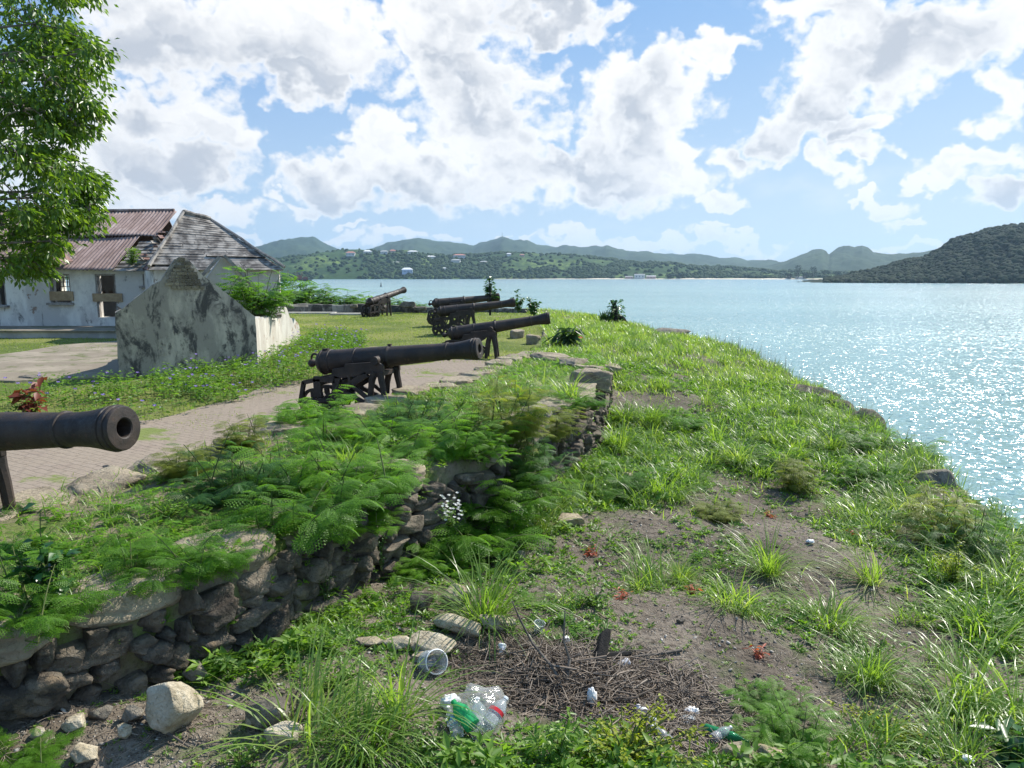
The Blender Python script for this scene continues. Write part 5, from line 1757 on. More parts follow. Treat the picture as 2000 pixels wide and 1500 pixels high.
# grass creeping over the bricks
n = 9000
y = rg.uniform(5.5, 19, n); l_ = lerp(y, [-2, 8, 11.8, 12.2, 16.7, 19, 21], [-16, -12, -8.5, -6.3, -5.1, -3.2, -1.6])
f = rg.uniform(0, 1, n); x = l_ + (w_in(y) - l_) * f
k = fbm(x * .8 + 9, y * .8, 4, 83) + .20 * np.abs(f - .5) * 2 ** .5 > rg.uniform(.60, .72, n)
x, y = x[k], y[k]; n = len(x)
V, F = blades(np.stack([x, y, terrace_z(x, y) + .01], 1), rg.uniform(0, 6.3, n), rg.uniform(.02, .07, n), rg.uniform(.1, .8, n), rg.uniform(.6, 1.7, n), rg.uniform(.006, .012, n), 2)
kind(mesh_np('path_grass', V, F, M['lawn']), 'stuff')

# ---- bed of flowering weeds between path and hut
def in_poly(x, y, poly):
    c = np.zeros(len(x), bool); j = len(poly) - 1
    for i in range(len(poly)):
        xi, yi, xj, yj = *poly[i], *poly[j]
        c ^= ((yi > y) != (yj > y)) & (x < (xj - xi) * (y - yi) / (yj - yi + 1e-9) + xi); j = i
    return c
bed = [on_ground(u, v)[:2] for u, v in ((-60, 828), (120, 838), (275, 832), (420, 798), (560, 764), (640, 738), (700, 700), (720, 668), (640, 662), (580, 672), (520, 712), (430, 728), (300, 750), (230, 762), (120, 775), (-60, 800))]
bx, by = np.array(bed).T
rg = np.random.default_rng(67)
n = 9000
x, y = rg.uniform(bx.min(), bx.max(), n), rg.uniform(by.min(), by.max(), n)
k = in_poly(x, y, bed) & (rg.uniform(0, 1, n) < np.clip(fbm(x * .9, y * .9, 3, 91) * 3.6 - 1.35, .05, .85))
x, y = x[k], y[k]; n = len(x)
P, D, L, Wd, FP = [], [], [], [], []
stem_P, stem_h = [], []
for i in range(n):
    h = rg.uniform(.2, .55) * (.55 + .9 * float(fbm(x[i] * .9, y[i] * .9, 2, 95)))
    z0 = float(terrace_z(x[i], y[i])); lx_, ly_ = rg.normal() * .12, rg.normal() * .12
    for j in range(8):
        t = rg.uniform(.25, 1.0); a = rg.uniform(0, 6.3)
        P.append((x[i] + lx_ * t + rg.normal() * .02, y[i] + ly_ * t + rg.normal() * .02, z0 + h * t)); D.append((math.cos(a), math.sin(a), rg.uniform(-.4, .5))); L.append(rg.uniform(.06, .12)); Wd.append(rg.uniform(.025, .05))
    if rg.uniform() < .085:
        FP.append((x[i] + lx_, y[i] + ly_, z0 + h + .04))
    stem_P.append((x[i], y[i], z0)); stem_h.append(h)
P, D = np.array(P), np.array(D)
V, F = leaves(P, D, np.tile(UP, (len(P), 1)) + rg.normal(size=P.shape) * .4, np.array(L), np.array(Wd))
bedo = kind(mesh_np('flowering_weeds', V, F, M['bed']), 'stuff')
stem_P, stem_h = np.array(stem_P), np.array(stem_h)
V, F = blades(stem_P, rg.uniform(0, 6.3, n), stem_h, np.full(n, .05), np.full(n, .3), np.full(n, .008), 2)
kind(mesh_np('stems', V, F, M['stem'], bedo), 'stuff')
def petals(name, pts, mat, parent, r=.026):
    pts = np.array(pts); k = len(pts)
    a = np.tile(np.linspace(0, 6.28, 6)[:-1], k); P = np.repeat(pts, 5, 0)
    tl = np.repeat(rng.normal(size=(k, 3)) * .5 + np.array([.2, -.6, .8]), 5, 0)
    D = np.stack([np.cos(a), np.sin(a), .3 * np.sin(a * 2)], 1)
    V, F = leaves(P, D, tl, np.full(len(P), r), np.full(len(P), r * .95))
    return kind(mesh_np(name, V, F, M[mat], parent), 'stuff')
petals('purple_flowers', FP, 'purple', bedo, .036)
petals('small_white_flowers', [(x[i], y[i], float(terrace_z(x[i], y[i])) + .22 + rg.uniform(-.05, .1)) for i in rg.integers(0, n, 130)], 'whitepetal', bedo, .017)

# ---- single plants with a look of their own
def plant(name, u, v, sz_, label, cat, mat, seed, n=300, lw=(.12, .06), shape=(.4, .4, .8), stems=7, droop=.2, dz=0):
    q = on_ground(u, v)
    o = leafy_proto(name, seed, n, lw, mat, cat, stems, shape, droop)
    o.location = (q[0], q[1], q[2] - .02 + dz); o.scale = (sz_,) * 3; o['label'] = label; o['category'] = cat
    return o
plant('red_leaved_plant', 68, 822, 1.05, 'maroon leaved plant behind the nearest barrel at the left edge', 'plant', 'maroon', 3, 60, (.22, .14), (.35, .35, .9), 5)
plant('canna_plant', 1108, 676, 1.05, 'dark broad leaved plant with a red bloom beside the third muzzle', 'plant', 'darkleaf', 4, 90, (.42, .13), (.35, .35, .8), 8, .5)
q = on_ground(1132, 676)
pt = plant('small_red_flower', 1134, 684, .5, 'little plant with one red bloom right of the dark broad leaved plant', 'flower', 'weed', 5, 60, (.14, .06), (.2, .2, .9), 3)
petals('bloom', [(rng.normal() * .05, rng.normal() * .05, .75 + rng.normal() * .03) for k in range(8)], 'orange', pt, .06)
for k, (u, v, sz_, lab) in enumerate(((962, 598, 1.5, 'leafy sapling beside the tall dark stick behind the fifth muzzle'), (1012, 610, 1.15, 'slim sapling behind the fourth muzzle'), (1043, 620, 1.25, 'sapling against the water, right of the slim one'))):
    q = px(u, v, 33.0)
    o = leafy_proto('sapling', 6 + k, 220, (.15, .09), 'broad', 'sapling', 5, (.30, .30, 1.0)); o.location = tuple(q); o.scale = (sz_,) * 3; tag(o, lab, 'sapling')
q = px(957, 588, 31.0)
mb = MB(); mb.tube([(0, 0, -.6), (.01, 0, .5), (-.02, 0, 1.05)], [.05, .035, .012], 6)
o = mb.build('dead_stick', M['char']); o.location = tuple(q); tag(o, 'tall dark dead stick rising from the sapling', 'stick')
# stump smothered by creeper and spiky leaves at the skyline
q = on_ground(1198, 634)
stp = thing('overgrown_stump', 'dark broken tree stump smothered in creepers on the skyline of the bank', 'stump', (q[0], q[1], q[2] - .05))
mb = MB(); mb.tube([(0, 0, 0), (.03, 0, .5), (.08, .02, .85), (.02, 0, 1.12), (.12, 0, 1.3)], [.32, .24, .15, .11, .05], 9); mb.tube([(.02, 0, 1.0), (-.15, .05, 1.3)], [.08, .04], 6)
mb.tube([(.1, 0, .5), (.5, 0, .35), (.75, 0, .0)], [.14, .12, .08], 7)
mb.build('trunk', M['char'], stp, smooth=True)
rg = np.random.default_rng(71)
n = 260
a = rg.uniform(0, 6.3, n); hh = rg.uniform(0, 1.35, n)
P = np.stack([np.cos(a) * (.42 - .2 * hh) * rg.uniform(.5, 1.6, n) + .1 * hh, np.sin(a) * .35, hh], 1)
V, F = leaves(P, np.stack([np.cos(a), np.sin(a), rg.uniform(-.8, .3, n)], 1), np.tile(UP, (n, 1)) + rg.normal(size=(n, 3)) * .5, rg.uniform(.10, .2, n), rg.uniform(.07, .13, n))
mesh_np('creeper', V, F, M['broad'], stp)
n = 46
P = np.zeros((n, 3)); P[:, 0] = -.45 + rg.normal(size=n) * .2; P[:, 1] = -.2 + rg.normal(size=n) * .1; P[:, 2] = .1
V, F = blades(P, rg.uniform(0, 6.3, n), rg.uniform(.5, .95, n), rg.uniform(.05, .9, n), rg.uniform(.3, 1.3, n), np.full(n, .09), 4)
mesh_np('spiky_leaves', V, F, M['darkleaf'], stp)

YB = 'yellow_green_bush'
plant(YB, 1215, 1488, .8, 'bright yellow green bush at the bottom centre', 'bush', 'yellow', 11, 900, (.045, .028), (.75, .45, .5), 26)
plant(YB, 1865, 1140, .6, 'yellowish bush in front of the thicket at right', 'bush', 'yellow', 12, 420, (.06, .04), (.45, .45, .9), 12)
plant(YB, 1740, 1435, .6, 'low yellow green patch at lower right', 'bush', 'yellow', 13, 420, (.06, .04), (.75, .55, .35), 16)
plant('leafy_weed', 1090, 1490, .5, 'fresh green weed left of the yellow green bush', 'plant', 'weed', 14, 200, (.12, .05), (.35, .35, .8), 7)
plant('broad_leaved_plant', 1985, 1510, .55, 'dark glossy broad leaved plant in the bottom right corner', 'plant', 'broad', 15, 110, (.24, .13), (.45, .45, .7), 9)
plant('creeper_vine', 105, 1330, .75, 'broad leaved vine climbing the shaded wall foot at left', 'vine', 'broad', 16, 170, (.11, .085), (.2, .2, 1.0), 6)
o = leafy_proto('white_flowering_shrub', 17, 240, (.07, .04), 'weed', 'shrub', 9, (.4, .4, .8)); q = px(882, 1030, 7.25); o.location = tuple(q); o.scale = (.42,) * 3
tag(o, 'pale shrub with white blossoms below the wall edge at the centre', 'shrub')
petals('blossoms', [(rng.uniform(-.25, .25), rng.uniform(-.4, .1), rng.uniform(.3, .85)) for k in range(36)], 'whitepetal', o, .045)
for k, (u, v, lab) in enumerate(((1150, 1085, 'red leaved succulent near the wall foot, upper left one'), (1216, 1170, 'red leaved succulent above the twig heap'), (1500, 1010, 'red leaved succulent at the top of the bare soil'), (1665, 1045, 'red leaved succulent below the thicket'), (1480, 1282, 'crimson leaved seedling right of the twig heap'), (1350, 1160, 'faint red leaved seedling among weeds at centre'))):
    plant('red_succulent', u, v, .30, lab, 'plant', 'redleaf', 20 + k, 46, (.22, .07), (.4, .4, .5), 8)
for k, (u, v, sz_, lab) in enumerate(((1700, 1290, .6, 'round leaved weed behind the dark green tuft at lower right'), (660, 1340, .5, 'leafy weed patch above the big bright grass tuft'), (470, 1500, .4, 'leafy weed at the bottom edge left of the grass'), (1160, 1180, .5, 'bright weed patch below the tall wall grass'), (830, 1470, .4, 'leafy weed left under the bag of bottles'))):
    plant('leafy_weed', u, v, sz_, lab, 'plant', 'weed', 30 + k, 320, (.07, .045), (.7, .6, .45), 16)

for k, (u, v, sz_, lab) in enumerate(((560, 930, .45, 'broad leaved weed among the feathery bushes on the parapet'), (770, 880, .42, 'broad leaved weed on the parapet below the second cannon'), (330, 1010, .35, 'broad leaved weed beside the pale coping slab at left'), (900, 800, .4, 'leafy weed on the parapet beyond the second cannon'), (690, 1000, .4, 'leafy weed at the wall edge left of the hanging bush'), (150, 1150, .3, 'leafy weed rooted on the biggest coping block'), (640, 1270, .35, 'round leaved weed trailing at the wall foot'))):
    plant('leafy_weed', u, v, sz_, lab, 'plant', 'bed', 50 + k, 240, (.10, .055), (.6, .5, .7), 14)
for y_, lab in ((6.0, 'creeper hanging down the rough wall face right of the boulder'), (6.9, 'creeper hanging down the wall face left of the hanging bush')):
    o = leafy_proto('wall_creeper', int(y_ * 10), 150, (.05, .04), 'broad', 'vine', 6, (.25, .25, 1.0)); o.location = (float(w_out(y_)) + .14, y_, -.42); o.scale = (.55, .55, .6); tag(o, lab, 'vine')

# ---- bushes beyond the low wall and by the ruins
HB = Kind([feathery_proto('seaside_bush', s, 34, 9, .22, True, .75, 1.0, 'hedge') for s in (21, 22, 23)])
for u, v, zc, sz_, hf, lab in ((590, 592, 45.5, 3.4, .95, 'tall bright bush just right of the ruined house'), (625, 590, 46, 2.6, .8, 'bright bush at the left end of the low wall'), (680, 592, 45.5, 2.6, .6, 'bush behind the low wall, left of the farthest cannon'),
        (728, 594, 45, 2.4, .6, 'bush right behind the farthest cannon, on its left'), (775, 594, 45, 2.2, .6, 'bush right behind the farthest cannon, under its muzzle'), (815, 598, 45, 1.6, .55, 'bush behind the low wall between the farthest and the fifth cannon'), (848, 600, 45, 1.5, .5, 'low bush touching the breech of the fifth cannon'), (655, 596, 44.6, 1.7, .5, 'low bush in front of the others behind the low wall'), (560, 600, 44, 2.4, .8, 'bush half hidden by the broken hut wall')):
    q = px(u, v + 12, zc)
    HB.put(tuple(q), (sz_, sz_ * .8, sz_ * hf), lab, 'bushes beyond the low wall')
q = px(497, 612, 22.0)
o = feathery_proto('feathery_shrub', 31, 40, 9, .22, True, .95, 1.0, 'hedge')
o.location = tuple(q); o.scale = (1.9, 1.9, 1.75); tag(o, 'bright feathery shrub growing out of the roofless hut wall', 'shrub')
q = px(258, 519, 29.4)
o = leafy_proto('roof_weed', 33, 300, (.16, .05), 'weed', 'plant', 12, (.45, .3, 1.0), -.1); o.location = tuple(q); o.scale = (.95,) * 3; tag(o, 'tall weeds sprouting from the broken roof valley', 'weeds')
q = px(640, 602, 42.6)
for k, (u, v, zc, sz_, lab) in enumerate(((590, 578, 44.5, 1.3, 'dark leaved shrub rising over the bright bush by the house'), (648, 586, 44.5, .8, 'small dark shrub on the low wall skyline'))):
    q = px(u, v + 14, zc)
    o = leafy_proto('dark_shrub', 41 + k, 170, (.22, .11), 'darkleaf', 'shrub', 7, (.5, .4, .9)); o.location = tuple(q); o.scale = (sz_,) * 3; tag(o, lab, 'shrub')
# dark feathery trees on the beach
m, N = material('casuarina')
g = N.node('ShaderNodeNewGeometry')
M['casuarina'] = finish(m, N, principled(N, N.mix(g.outputs['Random Per Island'], (.015, .03, .015), (.04, .06, .03)), .9, .1))
for k, (u, hpx, wpx, lab) in enumerate(((1546, 20, 13, 'tallest dark feathery tree on the far beach, left one'), (1576, 18, 13, 'dark feathery tree on the far beach, centre one'), (1600, 13, 20, 'rounded dark tree on the far beach'), (1622, 11, 16, 'lower dark tree on the far beach, right one'), (1562, 10, 14, 'small dark tree filling the gap between the two tallest'), (1530, 8, 10, 'low dark tree left of the beach grove'), (1300, 8, 12, 'dark round tree on the beach right of the sheds'), (1322, 7, 14, 'low dark tree on the plain right of the beach sheds'))):
    x, y = H_NEAR.place(np.array([float(u)]), np.array([-.005 if u > 1400 else .01])); x, y = float(x[0]), float(y[0]); D_ = math.hypot(x, y)
    h, w = hpx * D_ / FPX * 1.2, wpx * D_ / FPX
    t = thing('beach_tree', lab, 'tree', (x, y, SEA), 0, 'dark trees on the far beach')
    mb = MB(); mb.tube([(0, 0, -1), (.2, 0, h * .5), (0, 0, h * .95)], [.6, .4, .1], 6); mb.build('trunk', M['bark'], t)
    rg = np.random.default_rng(80 + k); n = 420
    tt = rg.uniform(.12, 1, n); rr = np.sqrt(rg.uniform(0, 1, n)) * w * .5 * (np.sin(tt * 2.6) ** .6 if k != 2 else np.sqrt(np.clip(1 - (tt - .4) ** 2 / .4, .05, 1))) * rg.choice([.5, .8, 1.15], n)
    a = rg.uniform(0, 6.3, n)
    P = np.stack([np.cos(a) * rr, np.sin(a) * rr, tt * h], 1)
    V, F = leaves(P, np.stack([np.cos(a) * .6, np.sin(a) * .6, rg.uniform(.2, 1.4, n)], 1), rg.normal(size=(n, 3)), rg.uniform(1.5, 4.0, n), rg.uniform(.7, 1.6, n))
    mesh_np('crown', V, F, M['casuarina'], t)

# ---- the big tree at the left
TZ = 13.2
tree = thing('shade_tree', 'large leafy tree whose crown fills the upper left edge of the view', 'tree', (-14.5, 12.5, 0))
LOBES = [(60, 40, 110, 60), (130, 75, 60, 45), (175, 105, 42, 34), (150, 60, 40, 24), (20, 130, 110, 70), (110, 150, 70, 50), (165, 150, 40, 34), (60, 220, 90, 60), (140, 215, 55, 34), (180, 205, 26, 22), (110, 245, 60, 30), (155, 250, 22, 20), (20, 290, 90, 60), (80, 300, 50, 36),
         (130, 330, 70, 36), (165, 345, 38, 30), (185, 370, 24, 32), (60, 380, 90, 50), (135, 385, 56, 36), (178, 412, 24, 28), (110, 410, 50, 30), (150, 430, 26, 24), (20, 440, 80, 50), (80, 455, 40, 36), (20, 505, 70, 40), (70, 510, 34, 36), (100, 470, 24, 16), (-80, 100, 120, 90), (-80, 260, 120, 90), (-80, 420, 120, 90), (-180, 60, 130, 100), (-190, 250, 130, 100), (-190, 400, 120, 80), (0, -60, 150, 70), (-140, -90, 160, 90), (130, -30, 60, 40), (95, 100, 60, 40), (40, 180, 60, 40)]
rg = np.random.default_rng(91)
P, D, Nn, L, Wd = [], [], [], [], []
br = MB()
TB = np.array([-14.5, 12.5, 0])
crown_pts = []
for (u, v, ru, rv) in LOBES:
    for layer in range(2):
        zc = TZ + rg.uniform(-1.4, 1.4) if ru > 60 else TZ + rg.uniform(-.8, .8)
        c = px(u - 8 + rg.uniform(-.2, .2) * ru, v + rg.uniform(-.15, .15) * rv, zc)
        r = ru * zc / FPX * .74; rz_ = rv * zc / FPX * .80
        crown_pts.append(c)
        nt = int(26 * (r * rz_) ** .6) + 7
        for k in range(nt):                    # twigs each ending in a drooping spray
            d = rg.normal(size=3); d /= np.linalg.norm(d); d *= rg.uniform(.3, 1.0) ** .5
            b = c + d * np.array([r, r * .9, rz_])
            ax = np.array([d[0], d[1], -.35]) + rg.normal(size=3) * .35
            ax /= np.linalg.norm(ax)
            if k % 3 == 0:
                br.tube([c + (b - c) * .15 - TB, c + (b - c) * .6 + np.array([0, 0, .05]) - TB, b - TB, b + ax * .3 - TB], [.014, .010, .007, .003], 4, cap=False)
            for j in range(20):
                t = rg.uniform(0, .34)
                a = rg.normal(size=3)
                P.append(b + ax * t * .8 + a * .06); D.append(ax * .5 + a * np.array([.55, .55, .3]) + np.array([0, 0, -.55])); Nn.append(rg.normal(size=3) * .6 + np.array([0, 0, 1]))
                L.append(rg.uniform(.09, .15)); Wd.append(rg.uniform(.045, .075))
P = np.array(P) - TB
V, F = leaves(P, np.array(D), np.array(Nn), np.array(L), np.array(Wd), .1)
mesh_np('crown', V, F, M['tree'], tree)
tr = MB(); tr.tube([(0, 0, -.3), (.05, 0, 1.2), (-.1, .1, 2.6), (.1, 0, 4.2), (0, .1, 6.2)], [.55, .42, .36, .28, .14], 12)
tr.build('trunk', M['bark'], tree, smooth=True)
for c in crown_pts[::4]:
    e = c - TB
    z0 = np.clip(e[2] * .55, 1.5, 5.5)
    pts = [np.array([0, .05, z0]), np.array([e[0] * .3, e[1] * .3, z0 + (e[2] - z0) * .5]), np.array([e[0] * .65, e[1] * .65, z0 + (e[2] - z0) * .85 + .1]), e]
    br.tube(pts, [.08, .05, .03, .014], 6, cap=False)
br.build('limbs', M['bark'], tree, smooth=True)
print('tree leaves', len(P))

# ================================================================== rocks, twigs and litter
def rock(u, v, size, label, mat='rock', seed=0, rz=0.0, tilt=(.0, .0), sink=.12, name='rock'):
    q = on_ground(u, v)
    rg = np.random.default_rng(seed + 500)
    bm = bmesh.new()
    bmesh.ops.create_icosphere(bm, subdivisions=4, radius=1.0)
    V = np.array([p_.co[:] for p_ in bm.verts]); F = np.array([[p_.index for p_ in f.verts] for f in bm.faces]); bm.free()
    for k in range(16):
        n = rg.normal(size=3); n /= np.linalg.norm(n)
        ov = np.maximum(V @ n - rg.uniform(.55, .85), 0)
        V = V - ov[:, None] * n[None] * .94
    V = V * (1 + (fbm(V[:, 0] * 2.6 + V[:, 2] * 2, V[:, 1] * 2.6 + seed, 4, seed) - .5)[:, None] * .24)
    Mx = rotmats(np.array([rz]), np.array([tilt[0]]), np.array([tilt[1]]))[0] @ np.diag(np.array(size) * .5 / np.abs(V).max(0))
    V = V @ Mx.T
    o = mesh_np(name, V, F, M[mat], None, True)
    o.location = (q[0], q[1], q[2] - V[:, 2].min() - sink * size[2])
    return tag(o, label, 'rock')
rock(340, 1425, (.36, .30, .34), 'large white topped boulder in the dirt at lower left', 'rock', 1, .5, (.25, .1), .06)
rock(525, 1415, (.27, .22, .21), 'grey pitted stone right of the large white topped boulder', 'greyrock', 2, .3)
rock(555, 1450, (.24, .16, .16), 'pale flat stone leaning in the grass below the grey pitted one', 'rock', 3, .6, (.3, .2))
rock(500, 1412, (.18, .14, .08), 'thin pale slab stone left of the grey pitted one', 'coping', 4, .2)
rock(148, 1425, (.15, .12, .11), 'pale block by the shaded wall foot at left', 'rock', 5, .1)
rock(200, 1405, (.15, .10, .10), 'dark stone next to the pale block at left', 'greyrock', 6)
rock(262, 1405, (.14, .12, .11), 'dark stone between the pale block and the boulder', 'greyrock', 7)
rock(243, 1442, (.09, .07, .10), 'small pointed pale stone left of the boulder', 'rock', 8)
rock(165, 1490, (.18, .14, .12), 'pale stone at the bottom left edge', 'rock', 9)
rock(75, 1440, (.10, .08, .07), 'small pale stone in the dirt near the left edge', 'rock', 10)
rock(385, 1330, (.20, .15, .16), 'brown stone against the wall foot above the boulder', 'greyrock', 11)
rock(890, 1235, (.52, .20, .15), 'long pale rock lying before the wall foot', 'rock', 12, -.5, (0, .2))
rock(968, 1225, (.36, .22, .13), 'flat pale rock under the tall wall grass', 'rock', 13, -.3)
rock(842, 1272, (.38, .25, .14), 'white flat rock left of the twig heap', 'rock', 14, -.3, (.1, .1))
rock(775, 1262, (.26, .15, .10), 'pale rock left of the white flat rock', 'rock', 15, .1)
rock(725, 1262, (.25, .14, .08), 'yellowish flat rock, leftmost of the pale row', 'coping', 16, .1)
rock(825, 1290, (.18, .14, .08), 'small rounded stone under the white flat rock', 'coping', 17)
rock(825, 1195, (.20, .16, .22), 'reddish brown upright stone in the wall foot rubble', 'rubble', 18)
rock(890, 1180, (.34, .22, .22), 'yellowish mossy block against the wall foot', 'coping', 19, .4)
rock(1015, 1100, (.14, .10, .16), 'grey wedge stone below the hanging bush', 'greyrock', 20)
rock(1110, 1025, (.42, .28, .16), 'orange tinted flat stone below the far wall', 'coping', 21, .3)
rock(1225, 938, (.28, .20, .17), 'square pale stone on the open bank', 'coping', 22, .8, (.1, .2))
rock(1045, 990, (.22, .20, .20), 'yellowish round stone in the wall foot weeds', 'coping', 23)
rock(1040, 905, (.55, .40, .36), 'grey block fallen from the far wall face', 'greyrock', 24, .4)
rock(1010, 935, (.42, .36, .30), 'dark block fallen below the grey one', 'greyrock', 25, .9)
rock(1080, 880, (.35, .28, .22), 'small block fallen beside the far wall foot', 'greyrock', 26, .2)
rock(1578, 772, (1.9, .9, .75), 'dark rock outcrop on the cliff edge', 'rubble', 27, -.4, (0, .1), .6)
rock(1640, 790, (.9, .7, .55), 'brown rock right of the dark outcrop', 'rubble', 28, -.3, (0, 0), .6)
rock(1692, 822, (.95, .7, .6), 'jagged rock on the cliff edge over the water', 'rubble', 29, -.6, (0, .15), .5)
rock(1660, 850, (.7, .5, .35), 'rounded brown rock below the jagged one', 'rubble', 30, .2, (0, 0), .6)
rock(1815, 940, (.8, .6, .6), 'pale rock face on the cliff edge among the bushes', 'greyrock', 31, .4, (0, .1), .55)
rock(1298, 655, (2.4, 1.2, .5), 'bare brown rock on the far skyline of the bank', 'greyrock', 32, -.5, (0, .05), .35)
rock(210, 918, (.14, .10, .09), 'small dark stone on the coping below the nearest muzzle', 'greyrock', 33)
rock(20, 832, (.55, .4, .30), 'pale rounded rock at the left edge behind the nearest barrel', 'rock', 34)
rock(60, 742, (.7, .35, .16), 'dark broken stone on the worn pavement', 'greyrock', 35)
rock(1330, 1218, (.09, .07, .06), 'small grey stone on the bare soil above the can', 'greyrock', 36)
rock(1450, 1480, (.30, .2, .1), 'flat pale stone at the bottom, right of the bottles', 'coping', 37)
rock(1700, 1390, (.16, .1, .07), 'small flat stone beside the yellow green patch', 'coping', 38)
rock(1500, 1480, (.2, .16, .09), 'buried pale stone at the bottom edge before the dark bush', 'coping', 39)

# gravel and shell chips on the soil
rg = np.random.default_rng(101)
n = 14000
y = 3.3 + 11 * rg.uniform(0, 1, n) ** 1.8; x = rg.uniform(-3, 8, n)
k = (x > w_out(y)) & (x < c_edge(y)) & (np.abs(x) < y * .8 + .6) & (bare(x, y) > rg.uniform(.30, .62, n))
x, y = x[k], y[k]; n = len(x)
tv, tf = ICO
sub = np.arange(len(tv))
s_ = rg.uniform(.004, .014, n) * rg.choice([.6, .8, 1, 1.3], n)
bm = bmesh.new(); bmesh.ops.create_icosphere(bm, subdivisions=1, radius=1.0)
tv = np.array([p_.co[:] for p_ in bm.verts]) * (1 + rg.uniform(-.25, .25, (len(bm.verts), 1))); tf = np.array([[p_.index for p_ in f.verts] for f in bm.faces]); bm.free()
Mx = rotmats(rg.uniform(0, 6.3, n), rg.uniform(-.5, .5, n), rg.uniform(-.5, .5, n)) * s_[:, None, None] @ np.diag([1.5, .9, .5])
V, F = scatter(tv, tf, Mx, np.stack([x, y, bank_z(x, y) + s_ * .3], 1))
m, N = material('gravel_chips')
g = N.node('ShaderNodeNewGeometry')
rp = N.node('ShaderNodeValToRGB'); rp.color_ramp.elements[0].color = (.12, .098, .075, 1); rp.color_ramp.elements[1].color = (.46, .43, .38, 1)
N.put(rp.inputs[0], N.m('POWER', g.outputs['Random Per Island'], 1.6))
M['chips'] = finish(m, N, principled(N, rp.outputs[0], .85, .2))
kind(mesh_np('gravel', V, F, M['chips']), 'stuff')

# heap of dry twigs and roots
def twig_mass(name, cen, rx, ry, n, seed, ln=(.15, .6), zmax=.14, w=(.003, .012)):
    rg = np.random.default_rng(seed)
    a, r = rg.uniform(0, 6.3, n), rg.uniform(0, 1, n) ** .6
    x, y = cen[0] + rx * r * np.cos(a), cen[1] + ry * r * np.sin(a)
    z = bank_z(x, y) + rg.uniform(0.004, zmax, n) * (1.05 - r)
    mb = []
    S = 5
    h = rg.uniform(0, 6.3, n); L = rg.uniform(*ln, n); cv = rg.normal(size=n) * 1.7
    t = np.linspace(-.5, .5, S)
    ang = h[:, None] + cv[:, None] * t[None]
    C = np.zeros((n, S, 3))
    step = (L / (S - 1))[:, None]
    C[:, :, 0] = np.cumsum(np.cos(ang) * step, 1); C[:, :, 1] = np.cumsum(np.sin(ang) * step, 1)
    C[:, :, :2] -= C[:, S // 2:S // 2 + 1, :2]
    C[:, :, 2] = rg.normal(size=n)[:, None] * .22 * (t * L[:, None]) - (t[None] ** 2) * rg.uniform(-.2, .5, n)[:, None] * L[:, None]
    C += np.stack([x, y, z], 1)[:, None]
    gz = bank_z(C[:, :, 0], C[:, :, 1]); C[:, :, 2] = np.maximum(C[:, :, 2], gz + .003)
    W_ = (rg.uniform(*w, n)[:, None] * np.linspace(1, .55, S)[None] * .5)[..., None]
    nd = np.stack([-np.sin(ang), np.cos(ang), ang * 0], -1)
    ring = [C + nd * W_, C - nd * W_ * .5 + np.array([0, 0, 1]) * W_ * .87, C - nd * W_ * .5 - np.array([0, 0, 1]) * W_ * .87]
    V = np.stack(ring, 2).reshape(-1, 3)
    base = (np.arange(n) * S * 3)[:, None, None] + (np.arange(S - 1) * 3)[None, :, None]
    k = np.arange(3)[None, None]; k2 = (k + 1) % 3
    F = np.stack([base + k, base + k2, base + 3 + k2, base + 3 + k], -1).reshape(-1, 4)
    return kind(mesh_np(name, V, F, M['twig']), 'stuff')
cen = on_ground(1130, 1330)
twig_mass('dry_twigs', cen[:2], 1.0, .55, 2300, 1)
twig_mass('dry_root_litter', on_ground(1330, 1420)[:2], .8, .45, 700, 2, (.08, .4), .07)
twig_mass('scattered_twigs', on_ground(1450, 1200)[:2], 2.6, 2.6, 2200, 3, (.04, .25), .02, (.003, .006))
twig_mass('thick_sticks', cen[:2], .95, .5, 70, 5, (.25, .7), .17, (.012, .026))
twig_mass('wall_foot_litter', on_ground(380, 1440)[:2], 1.2, .5, 420, 4, (.05, .28), .03, (.003, .007))
def branch(pts, rad, label, mat='bark', name='dead_branch'):
    b0 = Vector(pts[0]); mb = MB(); mb.tube([Vector(p_) - b0 for p_ in pts], rad, 7)
    o = mb.build(name, M[mat], None, smooth=True); o.location = b0
    return tag(o, label, 'branch')
def gpt(u, v, dz): 
    q = on_ground(u, v); return (q[0], q[1], q[2] + dz)
branch([gpt(1105, 1365, .02), gpt(1080, 1335, .12), gpt(1040, 1310, .22), gpt(1015, 1300, .38), gpt(1000, 1300, .52)], [.014, .012, .010, .008, .004], 'thin dead branch leaning left out of the twig heap')
branch([gpt(1103, 1362, .02), gpt(1112, 1335, .18), gpt(1100, 1330, .32), gpt(1102, 1325, .55)], [.015, .012, .009, .004], 'thin dead branch standing upright in the twig heap')
branch([gpt(1165, 1330, -.02), gpt(1172, 1300, .10), gpt(1180, 1290, .20), gpt(1188, 1285, .24)], [.06, .055, .05, .02], 'charred black log stub standing in the twig heap', 'char', 'charred_log')
branch([gpt(1178, 1302, .08), gpt(1205, 1296, .07), gpt(1232, 1290, .06)], [.035, .028, .02], 'charred black stick lying beside the burnt stub', 'char', 'charred_log')
branch([gpt(1330, 1420, .03), gpt(1300, 1450, .04), gpt(1290, 1500, .03)], [.012, .010, .008], 'bent pale stick among the bottles at the bottom')
branch([gpt(1330, 1275, .02), gpt(1290, 1285, .03), gpt(1225, 1292, .03)], [.016, .012, .008], 'grey stick lying right of the burnt stub')
branch([gpt(270, 1395, .02), gpt(300, 1430, .05), gpt(370, 1465, .02)], [.012, .010, .006], 'thin twig lying under the boulder at lower left')

